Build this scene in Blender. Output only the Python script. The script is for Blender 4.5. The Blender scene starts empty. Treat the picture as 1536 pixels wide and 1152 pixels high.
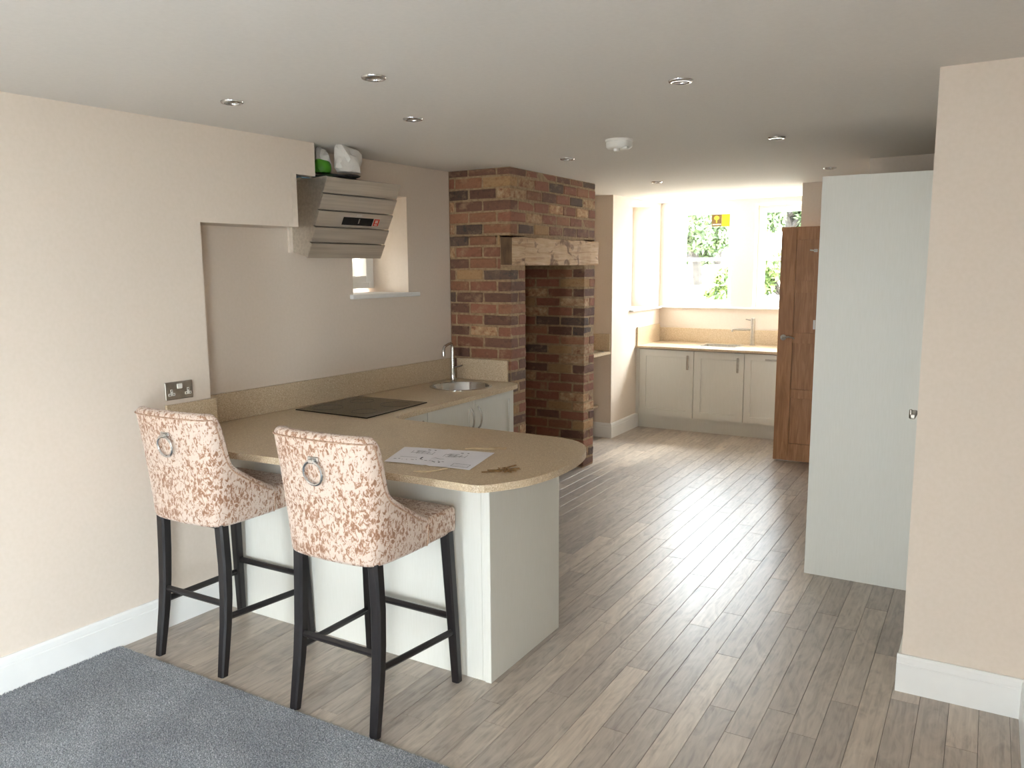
import bpy, bmesh, math, random
from mathutils import Vector, Matrix
random.seed(11)
SC = bpy.context.scene
COL = SC.collection
PI = math.pi

# ------------------------------------------------------------------ camera
def make_camera():
    f, pitch, yaw, roll = 1216.5, math.radians(8.187), math.radians(30.447), math.radians(-0.358)
    fwd0 = Vector((-math.sin(yaw), math.cos(yaw), 0)); right = Vector((math.cos(yaw), math.sin(yaw), 0)); up = Vector((0, 0, 1))
    fwd = fwd0 * math.cos(pitch) - up * math.sin(pitch)
    up2 = up * math.cos(pitch) + fwd0 * math.sin(pitch)
    r = right * math.cos(roll) + up2 * math.sin(roll)
    u = -right * math.sin(roll) + up2 * math.cos(roll)
    cam = bpy.data.cameras.new('camera')
    cam.sensor_width = 36.0
    cam.lens = f / 1536 * 36.0
    cam.clip_start = 0.02
    o = bpy.data.objects.new('camera', cam)
    o.matrix_world = Matrix(((r.x, u.x, -fwd.x, 0), (r.y, u.y, -fwd.y, 0), (r.z, u.z, -fwd.z, 1.725), (0, 0, 0, 1)))
    COL.objects.link(o)
    SC.camera = o
make_camera()

# ------------------------------------------------------------------ light
w = bpy.data.worlds.new('sky'); SC.world = w; w.use_nodes = True
bg = w.node_tree.nodes['Background']
bg.inputs[0].default_value = (0.87, 0.93, 1.0, 1)
bg.inputs[1].default_value = 22.0
sun = bpy.data.lights.new('sun', 'SUN'); sun.energy = 5; sun.angle = math.radians(14); sun.color = (1, .98, .95)
so = bpy.data.objects.new('sun', sun); COL.objects.link(so)
so.rotation_euler = Vector((-0.45, -1.0, -1.05)).to_track_quat('-Z', 'Y').to_euler()
A0 = math.radians(2.8175)
def portal(name, loc, rot, sx, sy):
    l = bpy.data.lights.new(name, 'AREA'); l.shape = 'RECTANGLE'; l.size = sx; l.size_y = sy
    l.cycles.is_portal = True
    o = bpy.data.objects.new(name, l); o.location = loc; o.rotation_euler = rot; COL.objects.link(o)
portal('portal_kitchen_window', (-2.78, 9.06, 1.82), (-PI/2, 0, 0), .62, 1.1)
portal('portal_kitchen_window_two', (-1.88, 9.06, 1.82), (-PI/2, 0, 0), .62, 1.1)
portal('portal_side_window', (-3.66, 8.38, 1.83), (0, -PI/2, 0), 1.0, .7)
portal('portal_small_window', (-4.0, 4.27, 1.88), (0, -PI/2, -A0), .6, .45)
portal('portal_right_door', (.5, -1.05, 1.08), (0, PI/2, 0), 2.12, 1.1)
portal('portal_back_door', (-1.75, -2.42, 1.08), (PI/2, 0, 0), .9, 2.12)
SC.view_settings.view_transform = 'Standard'
SC.view_settings.look = 'None'
SC.view_settings.gamma = 1.0
SC.view_settings.use_curve_mapping = False
SC.view_settings.exposure = 0.92
SC.cycles.max_bounces = 10
SC.cycles.diffuse_bounces = 6
SC.cycles.sample_clamp_indirect = 8.0

# ------------------------------------------------------------------ materials
def lin(c):
    return tuple(((v/255)/12.92 if v <= 10 else (((v/255)+.055)/1.055)**2.4) for v in c) + (1,)
def nodes(name):
    m = bpy.data.materials.new(name); m.use_nodes = True
    nt = m.node_tree
    return m, nt, nt.nodes['Principled BSDF']
def N(nt, t, **kw):
    n = nt.nodes.new(t)
    for k, v in kw.items():
        if k in n.inputs: n.inputs[k].default_value = v
        else: setattr(n, k, v)
    return n
def L(nt, a, b): nt.links.new(a, b)
def coords(nt, scale=(1, 1, 1), rand=False):
    tc = N(nt, 'ShaderNodeTexCoord'); mp = N(nt, 'ShaderNodeMapping'); mp.inputs['Scale'].default_value = scale
    L(nt, tc.outputs['Object'], mp.inputs['Vector'])
    if rand:
        oi = N(nt, 'ShaderNodeObjectInfo'); mul = N(nt, 'ShaderNodeVectorMath', operation='SCALE')
        mul.inputs[0].default_value = (37, 19, 53); L(nt, oi.outputs['Random'], mul.inputs['Scale'])
        L(nt, mul.outputs[0], mp.inputs['Location'])
        return mp.outputs[0], oi
    return mp.outputs[0]
def ramp(nt, fac, stops, interp='LINEAR'):
    r = N(nt, 'ShaderNodeValToRGB'); r.color_ramp.interpolation = interp
    e = r.color_ramp.elements
    while len(e) < len(stops): e.new(.5)
    for i, (p, c) in enumerate(stops):
        e[i].position = p; e[i].color = c if len(c) == 4 else lin(c)
    L(nt, fac, r.inputs[0]); return r.outputs[0]
def bump(nt, b, h, strength=.2, dist=.01):
    n = N(nt, 'ShaderNodeBump'); n.inputs['Strength'].default_value = strength; n.inputs['Distance'].default_value = dist
    L(nt, h, n.inputs['Height']); L(nt, n.outputs[0], b.inputs['Normal'])
def mat(name, c1, c2=None, rough=.6, metal=0, scale=20, sc3=(1, 1, 1), detail=4, bmp=0, bdist=.003, spec=None, lo=.35, hi=.65, coat=0):
    m, nt, b = nodes(name)
    b.inputs['Roughness'].default_value = rough; b.inputs['Metallic'].default_value = metal
    if spec is not None: b.inputs['Specular IOR Level'].default_value = spec
    if coat: b.inputs['Coat Weight'].default_value = coat
    if c2 is None and not bmp:
        c2 = tuple(max(0, v - 5) for v in c1)
    c2 = c2 or c1
    v = coords(nt, sc3)
    n = N(nt, 'ShaderNodeTexNoise'); n.inputs['Scale'].default_value = scale; n.inputs['Detail'].default_value = detail
    L(nt, v, n.inputs['Vector'])
    L(nt, ramp(nt, n.outputs['Fac'], [(lo, c1), (hi, c2)]), b.inputs['Base Color'])
    if bmp: bump(nt, b, n.outputs['Fac'], bmp, bdist)
    return m

M = {}
M['wall'] = mat('wall_paint', (222, 209, 196), (219, 206, 192), .75, scale=60, bmp=.04, bdist=.002)
M['ceiling'] = mat('ceiling_paint', (219, 214, 208), (216, 211, 205), .8, scale=60, bmp=.03, bdist=.002)
M['white'] = mat('white_gloss_paint', (236, 236, 234), (232, 232, 230), .38, scale=8)
M['frame'] = mat('window_white', (240, 240, 238), (236, 236, 234), .3, scale=8)
M['cab'] = mat('cabinet_paint', (222, 221, 214), (219, 218, 210), .42, scale=140, sc3=(1, 1, .08), bmp=.03, bdist=.001)
M['chrome'] = mat('chrome', (210, 210, 210), (200, 200, 200), .12, 1, scale=5)
M['steel'] = mat('brushed_steel', (226, 221, 213), (208, 203, 195), .38, 1, scale=60, sc3=(1, .03, 1), bmp=.02, bdist=.001)
M['satin'] = mat('satin_steel', (184, 178, 168), (170, 163, 154), .36, 1, scale=40)
M['black'] = mat('black_glass', (22, 20, 19), (16, 15, 14), .08, scale=4)
M['blackplastic'] = mat('black_plastic', (24, 23, 24), (14, 14, 15), .45, scale=20)
M['legwood'] = mat('black_stained_wood', (27, 22, 24), (16, 13, 15), .38, scale=30, sc3=(1, 1, .1), bmp=.05, bdist=.001)
M['dark'] = mat('dark_gap', (40, 36, 32), (30, 27, 24), .8)
M['plastic'] = mat('white_plastic', (230, 228, 222), (225, 223, 217), .4, scale=8)
M['rawwood'] = mat('raw_edge', (205, 190, 165), (190, 172, 148), .7, scale=40)
M['mortar'] = mat('lime_mortar', (168, 142, 110), (140, 114, 86), .95, scale=35, bmp=.5, bdist=.006)
M['ground'] = mat('pale_gravel', (205, 200, 190), (170, 165, 150), .9, scale=8)
M['paving'] = mat('paving', (170, 165, 158), (150, 146, 140), .9, scale=3)
M['paper'] = mat('paper', (236, 234, 240), (230, 228, 235), .7, scale=6)
M['ink'] = mat('printed_ink', (70, 70, 84), (95, 95, 105), .8, scale=60)
M['scrap'] = mat('masking_paper', (214, 194, 160), (196, 174, 140), .8, scale=25)
M['brass'] = mat('old_brass', (158, 122, 74), (112, 84, 50), .5, .5, scale=90)
M['green'] = mat('green_plastic', (72, 150, 30), (60, 128, 24), .35, scale=12)
M['bluefilm'] = mat('blue_film', (110, 160, 190), (90, 135, 165), .35, scale=12)
M['redlabel'] = mat('red_label', (214, 70, 44), (205, 62, 38), .5, scale=12)
M['endgrain'] = mat('beam_end_grain', (112, 86, 62), (84, 62, 44), .9, scale=30, sc3=(1, 1, .3), bmp=.3)
M['zone'] = mat('printed_zone', (40, 38, 36), (34, 32, 30), .2)
M['plaster'] = mat('bare_plaster', (226, 214, 200), (218, 206, 192), .8, scale=30)
M['grommet'] = mat('dull_metal', (190, 186, 178), (160, 156, 150), .3, 1, scale=12)

def glass_mat():
    m = bpy.data.materials.new('window_glass'); m.use_nodes = True; nt = m.node_tree
    nt.nodes.clear()
    o = N(nt, 'ShaderNodeOutputMaterial'); mx = N(nt, 'ShaderNodeMixShader'); t = N(nt, 'ShaderNodeBsdfTransparent')
    t.inputs[0].default_value = (.96, .98, .97, 1)
    g = N(nt, 'ShaderNodeBsdfGlossy'); g.inputs['Roughness'].default_value = .02
    lw = N(nt, 'ShaderNodeLayerWeight'); lw.inputs[0].default_value = .5
    pw = N(nt, 'ShaderNodeMath', operation='POWER'); pw.inputs[1].default_value = 5; L(nt, lw.outputs['Facing'], pw.inputs[0])
    fr = N(nt, 'ShaderNodeMath', operation='MULTIPLY_ADD'); fr.inputs[1].default_value = .7; fr.inputs[2].default_value = .03; L(nt, pw.outputs[0], fr.inputs[0])
    L(nt, fr.outputs[0], mx.inputs[0]); L(nt, t.outputs[0], mx.inputs[1]); L(nt, g.outputs[0], mx.inputs[2]); L(nt, mx.outputs[0], o.inputs[0])
    return m
M['glass'] = glass_mat()

def film_mat():
    m, nt, b = nodes('translucent_bag')
    b.inputs['Base Color'].default_value = lin((214, 210, 204)); b.inputs['Roughness'].default_value = .35
    b.inputs['Subsurface Weight'].default_value = .3; b.inputs['Subsurface Radius'].default_value = (.02, .02, .02)
    v = coords(nt); n = N(nt, 'ShaderNodeTexNoise'); n.inputs['Scale'].default_value = 45; L(nt, v, n.inputs['Vector'])
    bump(nt, b, n.outputs['Fac'], .5, .006)
    return m
M['film'] = film_mat()

def stone_mat():
    m, nt, b = nodes('beige_quartz'); b.inputs['Roughness'].default_value = .3
    v = coords(nt)
    vo = N(nt, 'ShaderNodeTexVoronoi'); vo.inputs['Scale'].default_value = 330; L(nt, v, vo.inputs['Vector'])
    sep = N(nt, 'ShaderNodeSeparateColor'); L(nt, vo.outputs['Color'], sep.inputs[0])
    c = ramp(nt, sep.outputs[0], [(0, (176, 153, 124)), (.5, (196, 175, 147)), (.9, (212, 195, 168)), (1, (230, 217, 196))])
    # dusty wiped smears left on the top by the fitters
    n = N(nt, 'ShaderNodeTexNoise'); n.inputs['Scale'].default_value = 2.6; n.inputs['Detail'].default_value = 6; n.inputs['Distortion'].default_value = .5
    L(nt, v, n.inputs['Vector'])
    f = ramp(nt, n.outputs['Fac'], [(.45, (0, 0, 0, 1)), (.8, (.28, .28, .28, 1))])
    mx = N(nt, 'ShaderNodeMix', data_type='RGBA'); L(nt, f, mx.inputs[0]); L(nt, c, mx.inputs[6]); mx.inputs[7].default_value = lin((216, 196, 162))
    L(nt, mx.outputs[2], b.inputs['Base Color'])
    return m
M['stone'] = stone_mat()

def plank_mat():
    m, nt, b = nodes('grey_oak_plank'); b.inputs['Specular IOR Level'].default_value = .95
    v, oi = coords(nt, (1, 1, 1), rand=True)
    # long grain
    mp = N(nt, 'ShaderNodeMapping'); mp.inputs['Scale'].default_value = (26, 1.6, 1); L(nt, v, mp.inputs['Vector'])
    n = N(nt, 'ShaderNodeTexNoise'); n.inputs['Scale'].default_value = 2.4; n.inputs['Detail'].default_value = 7; n.inputs['Distortion'].default_value = .8
    L(nt, mp.outputs[0], n.inputs['Vector'])
    mp2 = N(nt, 'ShaderNodeMapping'); mp2.inputs['Scale'].default_value = (9, 2.6, 1); L(nt, v, mp2.inputs['Vector'])
    wv = N(nt, 'ShaderNodeTexNoise'); wv.inputs['Scale'].default_value = 1.7; wv.inputs['Detail'].default_value = 3; wv.inputs['Distortion'].default_value = 2.5
    L(nt, mp2.outputs[0], wv.inputs['Vector'])
    mixf = N(nt, 'ShaderNodeMath', operation='MULTIPLY_ADD'); mixf.inputs[1].default_value = .5; L(nt, wv.outputs['Fac'], mixf.inputs[0])
    hf = N(nt, 'ShaderNodeMath', operation='MULTIPLY'); hf.inputs[1].default_value = .5; L(nt, n.outputs['Fac'], hf.inputs[0]); L(nt, hf.outputs[0], mixf.inputs[2])
    base = ramp(nt, mixf.outputs[0], [(.3, (142, 132, 123)), (.5, (176, 165, 154)), (.72, (197, 186, 174))])
    tone = ramp(nt, oi.outputs['Random'], [(0, (.80, .79, .80, 1)), (.5, (.95, .94, .93, 1)), (.8, (1.05, 1.04, 1.02, 1)), (1, (1.22, 1.19, 1.15, 1))])
    mx = N(nt, 'ShaderNodeMix', data_type='RGBA', blend_type='MULTIPLY'); mx.inputs[0].default_value = 1
    L(nt, base, mx.inputs[6]); L(nt, tone, mx.inputs[7]); L(nt, mx.outputs[2], b.inputs['Base Color'])
    rr = ramp(nt, n.outputs['Fac'], [(.3, (.41, .41, .41, 1)), (.7, (.34, .34, .34, 1))]); L(nt, rr, b.inputs['Roughness'])
    bump(nt, b, n.outputs['Fac'], .06, .002)
    return m
M['plank'] = plank_mat()

def carpet_mat():
    m, nt, b = nodes('grey_carpet'); b.inputs['Roughness'].default_value = .95
    b.inputs['Sheen Weight'].default_value = .3
    v = coords(nt)
    n = N(nt, 'ShaderNodeTexNoise'); n.inputs['Scale'].default_value = 190; n.inputs['Detail'].default_value = 2; L(nt, v, n.inputs['Vector'])
    n2 = N(nt, 'ShaderNodeTexNoise'); n2.inputs['Scale'].default_value = 3; n2.inputs['Detail'].default_value = 3; L(nt, v, n2.inputs['Vector'])
    a = ramp(nt, n.outputs['Fac'], [(.3, (98, 103, 110)), (.5, (152, 158, 166)), (.7, (214, 219, 224))])
    t = ramp(nt, n2.outputs['Fac'], [(.35, (.82, .82, .84, 1)), (.65, (1.08, 1.08, 1.08, 1))])
    mx = N(nt, 'ShaderNodeMix', data_type='RGBA', blend_type='MULTIPLY'); mx.inputs[0].default_value = 1
    L(nt, a, mx.inputs[6]); L(nt, t, mx.inputs[7]); L(nt, mx.outputs[2], b.inputs['Base Color'])
    bump(nt, b, n.outputs['Fac'], .6, .004)
    return m
M['carpet'] = carpet_mat()

def velvet_mat():
    m, nt, b = nodes('crushed_velvet'); b.inputs['Roughness'].default_value = .5
    b.inputs['Sheen Weight'].default_value = .25
    v = coords(nt)
    n = N(nt, 'ShaderNodeTexNoise'); n.inputs['Scale'].default_value = 80; n.inputs['Detail'].default_value = 5; n.inputs['Distortion'].default_value = .9; n.inputs['Roughness'].default_value = .6
    mp = N(nt, 'ShaderNodeMapping'); mp.inputs['Scale'].default_value = (1, 1, .62); mp.inputs['Rotation'].default_value = (.4, .3, .2)
    L(nt, v, mp.inputs['Vector']); L(nt, mp.outputs[0], n.inputs['Vector'])
    n2 = N(nt, 'ShaderNodeTexNoise'); n2.inputs['Scale'].default_value = 7; n2.inputs['Detail'].default_value = 2; L(nt, v, n2.inputs['Vector'])
    ad = N(nt, 'ShaderNodeMath', operation='MULTIPLY_ADD'); ad.inputs[1].default_value = .22; L(nt, n2.outputs['Fac'], ad.inputs[0]); L(nt, n.outputs['Fac'], ad.inputs[2])
    c = ramp(nt, ad.outputs[0], [(.54, (212, 193, 179)), (.62, (203, 181, 166)), (.65, (168, 130, 104)), (.74, (142, 100, 74))])
    L(nt, c, b.inputs['Base Color'])
    bump(nt, b, ad.outputs[0], .35, .004)
    return m
M['velvet'] = velvet_mat()
M['pipe'] = mat('velvet_piping', (190, 160, 138), (150, 112, 88), .55, scale=90)

def wood_mat(name, c1, c2, c3, sc=(14, 14, 1.2), rough=.45, knots=False):
    m, nt, b = nodes(name); b.inputs['Roughness'].default_value = rough
    v = coords(nt, sc)
    n = N(nt, 'ShaderNodeTexNoise'); n.inputs['Scale'].default_value = 3; n.inputs['Detail'].default_value = 8; n.inputs['Distortion'].default_value = 1.2
    L(nt, v, n.inputs['Vector'])
    c = ramp(nt, n.outputs['Fac'], [(.3, c1), (.5, c2), (.7, c3)])
    if knots:
        v2 = coords(nt, (1, 4.5, 7))
        vo = N(nt, 'ShaderNodeTexNoise'); vo.inputs['Scale'].default_value = 1.6; vo.inputs['Detail'].default_value = 5; vo.inputs['Distortion'].default_value = .9; L(nt, v2, vo.inputs['Vector'])
        k = ramp(nt, vo.outputs['Fac'], [(.56, (1, 1, 1, 1)), (.66, (.36, .28, .22, 1))])
        mx = N(nt, 'ShaderNodeMix', data_type='RGBA', blend_type='MULTIPLY'); mx.inputs[0].default_value = 1
        L(nt, c, mx.inputs[6]); L(nt, k, mx.inputs[7]); c = mx.outputs[2]
    L(nt, c, b.inputs['Base Color']); bump(nt, b, n.outputs['Fac'], .2, .003)
    return m
M['oak'] = wood_mat('oiled_oak', (148, 99, 56), (164, 114, 68), (180, 130, 84))
M['beam'] = wood_mat('weathered_beam', (168, 132, 96), (196, 164, 128), (210, 182, 148), sc=(14, 1.0, 14), rough=.8, knots=True)

def brick_mat(name, c1, c2, c3):
    m, nt, b = nodes(name); b.inputs['Roughness'].default_value = .92
    v, oi = coords(nt, (.2, .1, .08), rand=True)
    n = N(nt, 'ShaderNodeTexNoise'); n.inputs['Scale'].default_value = 22; n.inputs['Detail'].default_value = 8; n.inputs['Roughness'].default_value = .65; L(nt, v, n.inputs['Vector'])
    c = ramp(nt, n.outputs['Fac'], [(.32, c1), (.5, c2), (.68, c3)])
    tone = ramp(nt, oi.outputs['Random'], [(0, (.82, .82, .82, 1)), (1, (1.14, 1.12, 1.10, 1))])
    mx = N(nt, 'ShaderNodeMix', data_type='RGBA', blend_type='MULTIPLY'); mx.inputs[0].default_value = 1
    L(nt, c, mx.inputs[6]); L(nt, tone, mx.inputs[7])
    # old lime smeared over parts of the brick
    n2 = N(nt, 'ShaderNodeTexNoise'); n2.inputs['Scale'].default_value = 9; n2.inputs['Detail'].default_value = 6; n2.inputs['Roughness'].default_value = .7; L(nt, v, n2.inputs['Vector'])
    f2 = ramp(nt, n2.outputs['Fac'], [(.54, (0, 0, 0, 1)), (.72, (.75, .75, .75, 1))])
    m2 = N(nt, 'ShaderNodeMix', data_type='RGBA'); L(nt, f2, m2.inputs[0]); L(nt, mx.outputs[2], m2.inputs[6]); m2.inputs[7].default_value = lin((168, 138, 106))
    L(nt, m2.outputs[2], b.inputs['Base Color'])
    bump(nt, b, n.outputs['Fac'], .6, .006)
    return m
BRICKS = [brick_mat('brick_red', (124, 82, 63), (142, 95, 74), (130, 86, 66)),
          brick_mat('brick_deep', (102, 74, 61), (117, 83, 68), (92, 68, 58)),
          brick_mat('brick_orange', (134, 92, 68), (148, 104, 78), (126, 88, 66)),
          brick_mat('brick_charcoal', (84, 72, 64), (104, 82, 70), (72, 64, 60)),
          brick_mat('brick_buff', (158, 122, 84), (172, 138, 98), (146, 108, 74)),
          brick_mat('brick_limewashed', (200, 178, 146), (176, 140, 104), (132, 82, 60))]

def leaf_mat(name, c1, c2):
    m, nt, b = nodes(name); b.inputs['Roughness'].default_value = .55
    g = N(nt, 'ShaderNodeNewGeometry')
    L(nt, ramp(nt, g.outputs['Random Per Island'], [(0, c1), (1, c2)]), b.inputs['Base Color'])
    return m
M['leaf'] = leaf_mat('tree_leaves', (44, 58, 36), (100, 116, 74))
M['leaf2'] = leaf_mat('shrub_leaves', (48, 66, 34), (112, 128, 66))
M['bark'] = mat('tree_bark', (62, 56, 50), (40, 36, 32), .95, scale=12, bmp=.6, bdist=.02)

# ------------------------------------------------------------------ mesh helpers
def setp(o, label=None, cat=None, group=None, kind=None):
    if label: o['label'] = label
    if cat: o['category'] = cat
    if group: o['group'] = group
    if kind: o['kind'] = kind
    return o
def empty(name, loc=(0, 0, 0), rz=0):
    o = bpy.data.objects.new(name, None); o.location = loc; o.rotation_euler = (0, 0, rz); o.empty_display_size = .1
    COL.objects.link(o); return o
class MB:
    def __init__(s): s.bm = bmesh.new()
    def box(s, x0, x1, y0, y1, z0, z1, bev=0, seg=1, mtx=None):
        r = bmesh.ops.create_cube(s.bm, size=1)
        vs = r['verts']
        for v in vs:
            v.co = Vector((x0 + (x1-x0)*(v.co.x+.5), y0 + (y1-y0)*(v.co.y+.5), z0 + (z1-z0)*(v.co.z+.5)))
        if mtx is not None:
            for v in vs: v.co = mtx @ v.co
        if bev:
            es = list({e for v in vs for e in v.link_edges})
            bmesh.ops.bevel(s.bm, geom=es, offset=bev, segments=seg, affect='EDGES', profile=.5)
        return s
    def slab(s, outer, z0, z1, holes=()):
        """flat plate with holes, real thickness"""
        bm = s.bm; loops = []
        es = []
        for lp in [outer] + list(holes):
            vs = [bm.verts.new((p[0], p[1], z1)) for p in lp]
            loops.append(vs)
            es += [bm.edges.new((vs[i], vs[(i+1) % len(vs)])) for i in range(len(vs))]
        r = bmesh.ops.triangle_fill(bm, use_beauty=True, use_dissolve=False, edges=es)
        top = [g for g in r['geom'] if isinstance(g, bmesh.types.BMFace)]
        low = {}
        for vs in loops:
            for v in vs: low[v] = bm.verts.new((v.co.x, v.co.y, z0))
        for f in top: bm.faces.new([low[v] for v in reversed(f.verts)])
        for vs in loops:
            for i in range(len(vs)):
                a, b = vs[i], vs[(i+1) % len(vs)]
                bm.faces.new((a, b, low[b], low[a]))
        bmesh.ops.recalc_face_normals(bm, faces=bm.faces)
        return s
    def loft(s, rings, closed=True, cap=True):
        bm = s.bm
        R = [[bm.verts.new(p) for p in r] for r in rings]
        n = len(R[0])
        for i in range(len(R)-1):
            for j in range(n if closed else n-1):
                bm.faces.new((R[i][j], R[i][(j+1) % n], R[i+1][(j+1) % n], R[i+1][j]))
        if cap:
            bm.faces.new(list(reversed(R[0]))); bm.faces.new(R[-1])
        return s
    def tube(s, pts, r, n=10, cyc=False):
        pts = [Vector(p) for p in pts]; m = len(pts); rings = []
        up = Vector((0, 0, 1)); prev = None
        for i, p in enumerate(pts):
            a = pts[(i-1) % m] if (cyc or i > 0) else p
            b = pts[(i+1) % m] if (cyc or i < m-1) else p
            t = (b-a).normalized()
            if prev is None:
                ref = up if abs(t.z) < .9 else Vector((1, 0, 0))
                u = t.cross(ref).normalized()
            else:
                u = (prev - t*prev.dot(t)).normalized()
            prev = u; v = t.cross(u)
            rr = r[i] if isinstance(r, (list, tuple)) else r
            rings.append([p + (u*math.cos(2*PI*k/n) + v*math.sin(2*PI*k/n))*rr for k in range(n)])
        if cyc: rings.append(rings[0])
        s.loft(rings, cap=not cyc)
        if cyc: bmesh.ops.remove_doubles(s.bm, verts=s.bm.verts, dist=1e-5)
        return s
    def lathe(s, prof, c=(0, 0, 0), n=32, cap=False):
        rings = [[(c[0]+r*math.cos(2*PI*k/n), c[1]+r*math.sin(2*PI*k/n), c[2]+z) for k in range(n)] for r, z in prof]
        s.loft(rings, cap=cap); return s
    def ball(s, c, r, sx=1, sy=1, sz=1, sub=3):
        g = bmesh.ops.create_icosphere(s.bm, subdivisions=sub, radius=r)
        for v in g['verts']: v.co = Vector((c[0]+v.co.x*sx, c[1]+v.co.y*sy, c[2]+v.co.z*sz))
        return s
    def mesh(s, name, m, smooth=False, ang=35):
        bmesh.ops.recalc_face_normals(s.bm, faces=s.bm.faces)
        me = bpy.data.meshes.new(name); s.bm.to_mesh(me); s.bm.free()
        me.materials.append(m)
        if smooth:
            me.polygons.foreach_set('use_smooth', [True]*len(me.polygons))
            if ang: me.set_sharp_from_angle(angle=math.radians(ang))
        return me
    def build(s, name, m, parent=None, smooth=False, ang=35, label=None, cat=None, group=None, kind=None, rz=0, loc=None):
        o = bpy.data.objects.new(name, s.mesh(name, m, smooth, ang)); COL.objects.link(o)
        if parent is not None: o.parent = parent
        if rz: o.rotation_euler = (0, 0, rz)
        if loc: o.location = loc
        return setp(o, label, cat, group, kind)
def B(*a, **k): return MB().box(*a, **k)

CE, WH = 2.42, 2.48           # ceiling height at the chimney; walls run up behind the ceiling
def cz(x): return CE + .0085*(x+3.0)
A = math.radians(2.8175)      # the old left wall runs this far off the kitchen's axis
WROT = -A
F, BK = -3.47, -3.70          # left wall: face of the front part, face of the recess behind
def wp(n, s_): return (math.cos(A)*n + math.sin(A)*s_, -math.sin(A)*n + math.cos(A)*s_)

# ------------------------------------------------------------------ setting
fl = B(-4.3, 1.0, -2.5, 9.1, -.15, -.004).build('floor', M['dark'], kind='structure')
# planks, each one a board
PW, PL = .1025, 1.03
known = {8: 2.575, 9: 2.445, 10: 2.758, 11: 2.238, 12: 3.121, 13: 2.634, 14: 2.849, 15: 2.40, 16: 2.985, 17: 2.83, 18: 3.077, 19: 2.946, 20: 3.26, 21: 2.755}
full = None
def plank_mesh(l):
    mb = B(-PW/2+.0006, PW/2-.0006, -l/2+.0006, l/2-.0006, -.006, 0)
    top = [e for e in mb.bm.edges if all(v.co.z > -.001 for v in e.verts)]
    bmesh.ops.bevel(mb.bm, geom=top, offset=.0009, segments=1, affect='EDGES')
    return mb.mesh('plank', M['plank'])
for row in range(-12, 27):
    x0 = -1.673 + (row-8)*PW
    if x0 > .19: continue
    off = known.get(row, (row*.377*1.03) % PL)
    ys, ye = 2.139, 8.22
    if x0 < -3.46: ys, ye = 6.40, 7.48
    if x0 > -.21: ye = 3.56
    if x0 < -3.86: continue
    y = off % PL
    while y > ys: y -= PL
    while y < ye:
        a, b_ = max(y, ys), min(y+PL, ye)
        y += PL
        if b_-a < .02: continue
        if b_-a > PL-.001:
            if full is None: full = plank_mesh(PL)
            me = full
        else: me = plank_mesh(b_-a)
        o = bpy.data.objects.new('plank', me); o.location = (x0+PW/2, (a+b_)/2, 0); COL.objects.link(o); o.parent = fl
B(-3.45, .2, 2.127, 2.139, -.004, .004, bev=.0015).build('trim_1', M['satin'], kind='structure')
_c0, _c1 = wp(F, -2.2), wp(F, 1.955)
mbc = MB(); mbc.slab([Vector((_c0[0]+.017, -2.29)), Vector((.2, -2.29)), Vector((.2, 2.127)), Vector((_c1[0]+.019, 2.127))], -.004, .006)
cp = mbc.build('carpet', M['carpet'], label='short grey flecked carpet covering the near floor by the camera', cat='carpet', kind='stuff')
def pile():
    import numpy as np
    rng = np.random.default_rng(3)
    n = 90000
    x = rng.uniform(-3.41, -1.15, n); y = rng.uniform(1.25, 2.125, n)
    h = rng.uniform(.004, .009, n); r = rng.uniform(.0016, .003, n); a0 = rng.uniform(0, 6.28, n)
    dx = rng.normal(0, .0022, n); dy = rng.normal(0, .0022, n)
    V = np.zeros((n, 4, 3))
    for k in range(3):
        V[:, k, 0] = x + r*np.cos(a0+k*2.094); V[:, k, 1] = y + r*np.sin(a0+k*2.094); V[:, k, 2] = .0055
    V[:, 3, 0] = x+dx; V[:, 3, 1] = y+dy; V[:, 3, 2] = .006+h
    idx = np.arange(n)[:, None]*4
    Fc = np.stack([idx+np.array([[0, 1, 3]]), idx+np.array([[1, 2, 3]]), idx+np.array([[2, 0, 3]])], 1).reshape(-1, 3)
    me = bpy.data.meshes.new('pile')
    me.vertices.add(n*4); me.vertices.foreach_set('co', V.reshape(-1))
    me.loops.add(len(Fc)*3); me.loops.foreach_set('vertex_index', Fc.reshape(-1).astype('int32'))
    me.polygons.add(len(Fc)); me.polygons.foreach_set('loop_start', np.arange(len(Fc), dtype='int32')*3)
    me.update(); me.validate(); me.materials.append(M['carpet'])
    o = bpy.data.objects.new('pile', me); COL.objects.link(o); o.parent = cp; o['kind'] = 'stuff'
pile()
mbc = MB(); mbc.loft([[(x, y0, cz(x)) for x in (-4.3, 1.0)] + [(x, y0, cz(x)+.15) for x in (1.0, -4.3)] for y0 in (-2.5, 9.1)])
mbc.build('ceiling', M['ceiling'], kind='structure')

# left wall: front part with the lintel over the cooking recess, stepped where the hood goes in
mb = MB()
mb.box(-4.2, F, -2.7, 2.532, -.01, WH)
mb.box(BK-.02, F, 2.532, 3.155, 1.952, WH)
mb.box(BK-.02, F, 3.155, 3.296, 2.236, WH)
mb.build('wall_left', M['wall'], kind='structure', rz=WROT)
mb = B(F, F+.0015, 3.118, 3.155, 1.975, 2.236); mb.box(F, F+.0015, 3.085, 3.155, 1.952, 1.975)
mb.build('trim_6', M['plaster'], kind='structure', rz=WROT)
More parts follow.
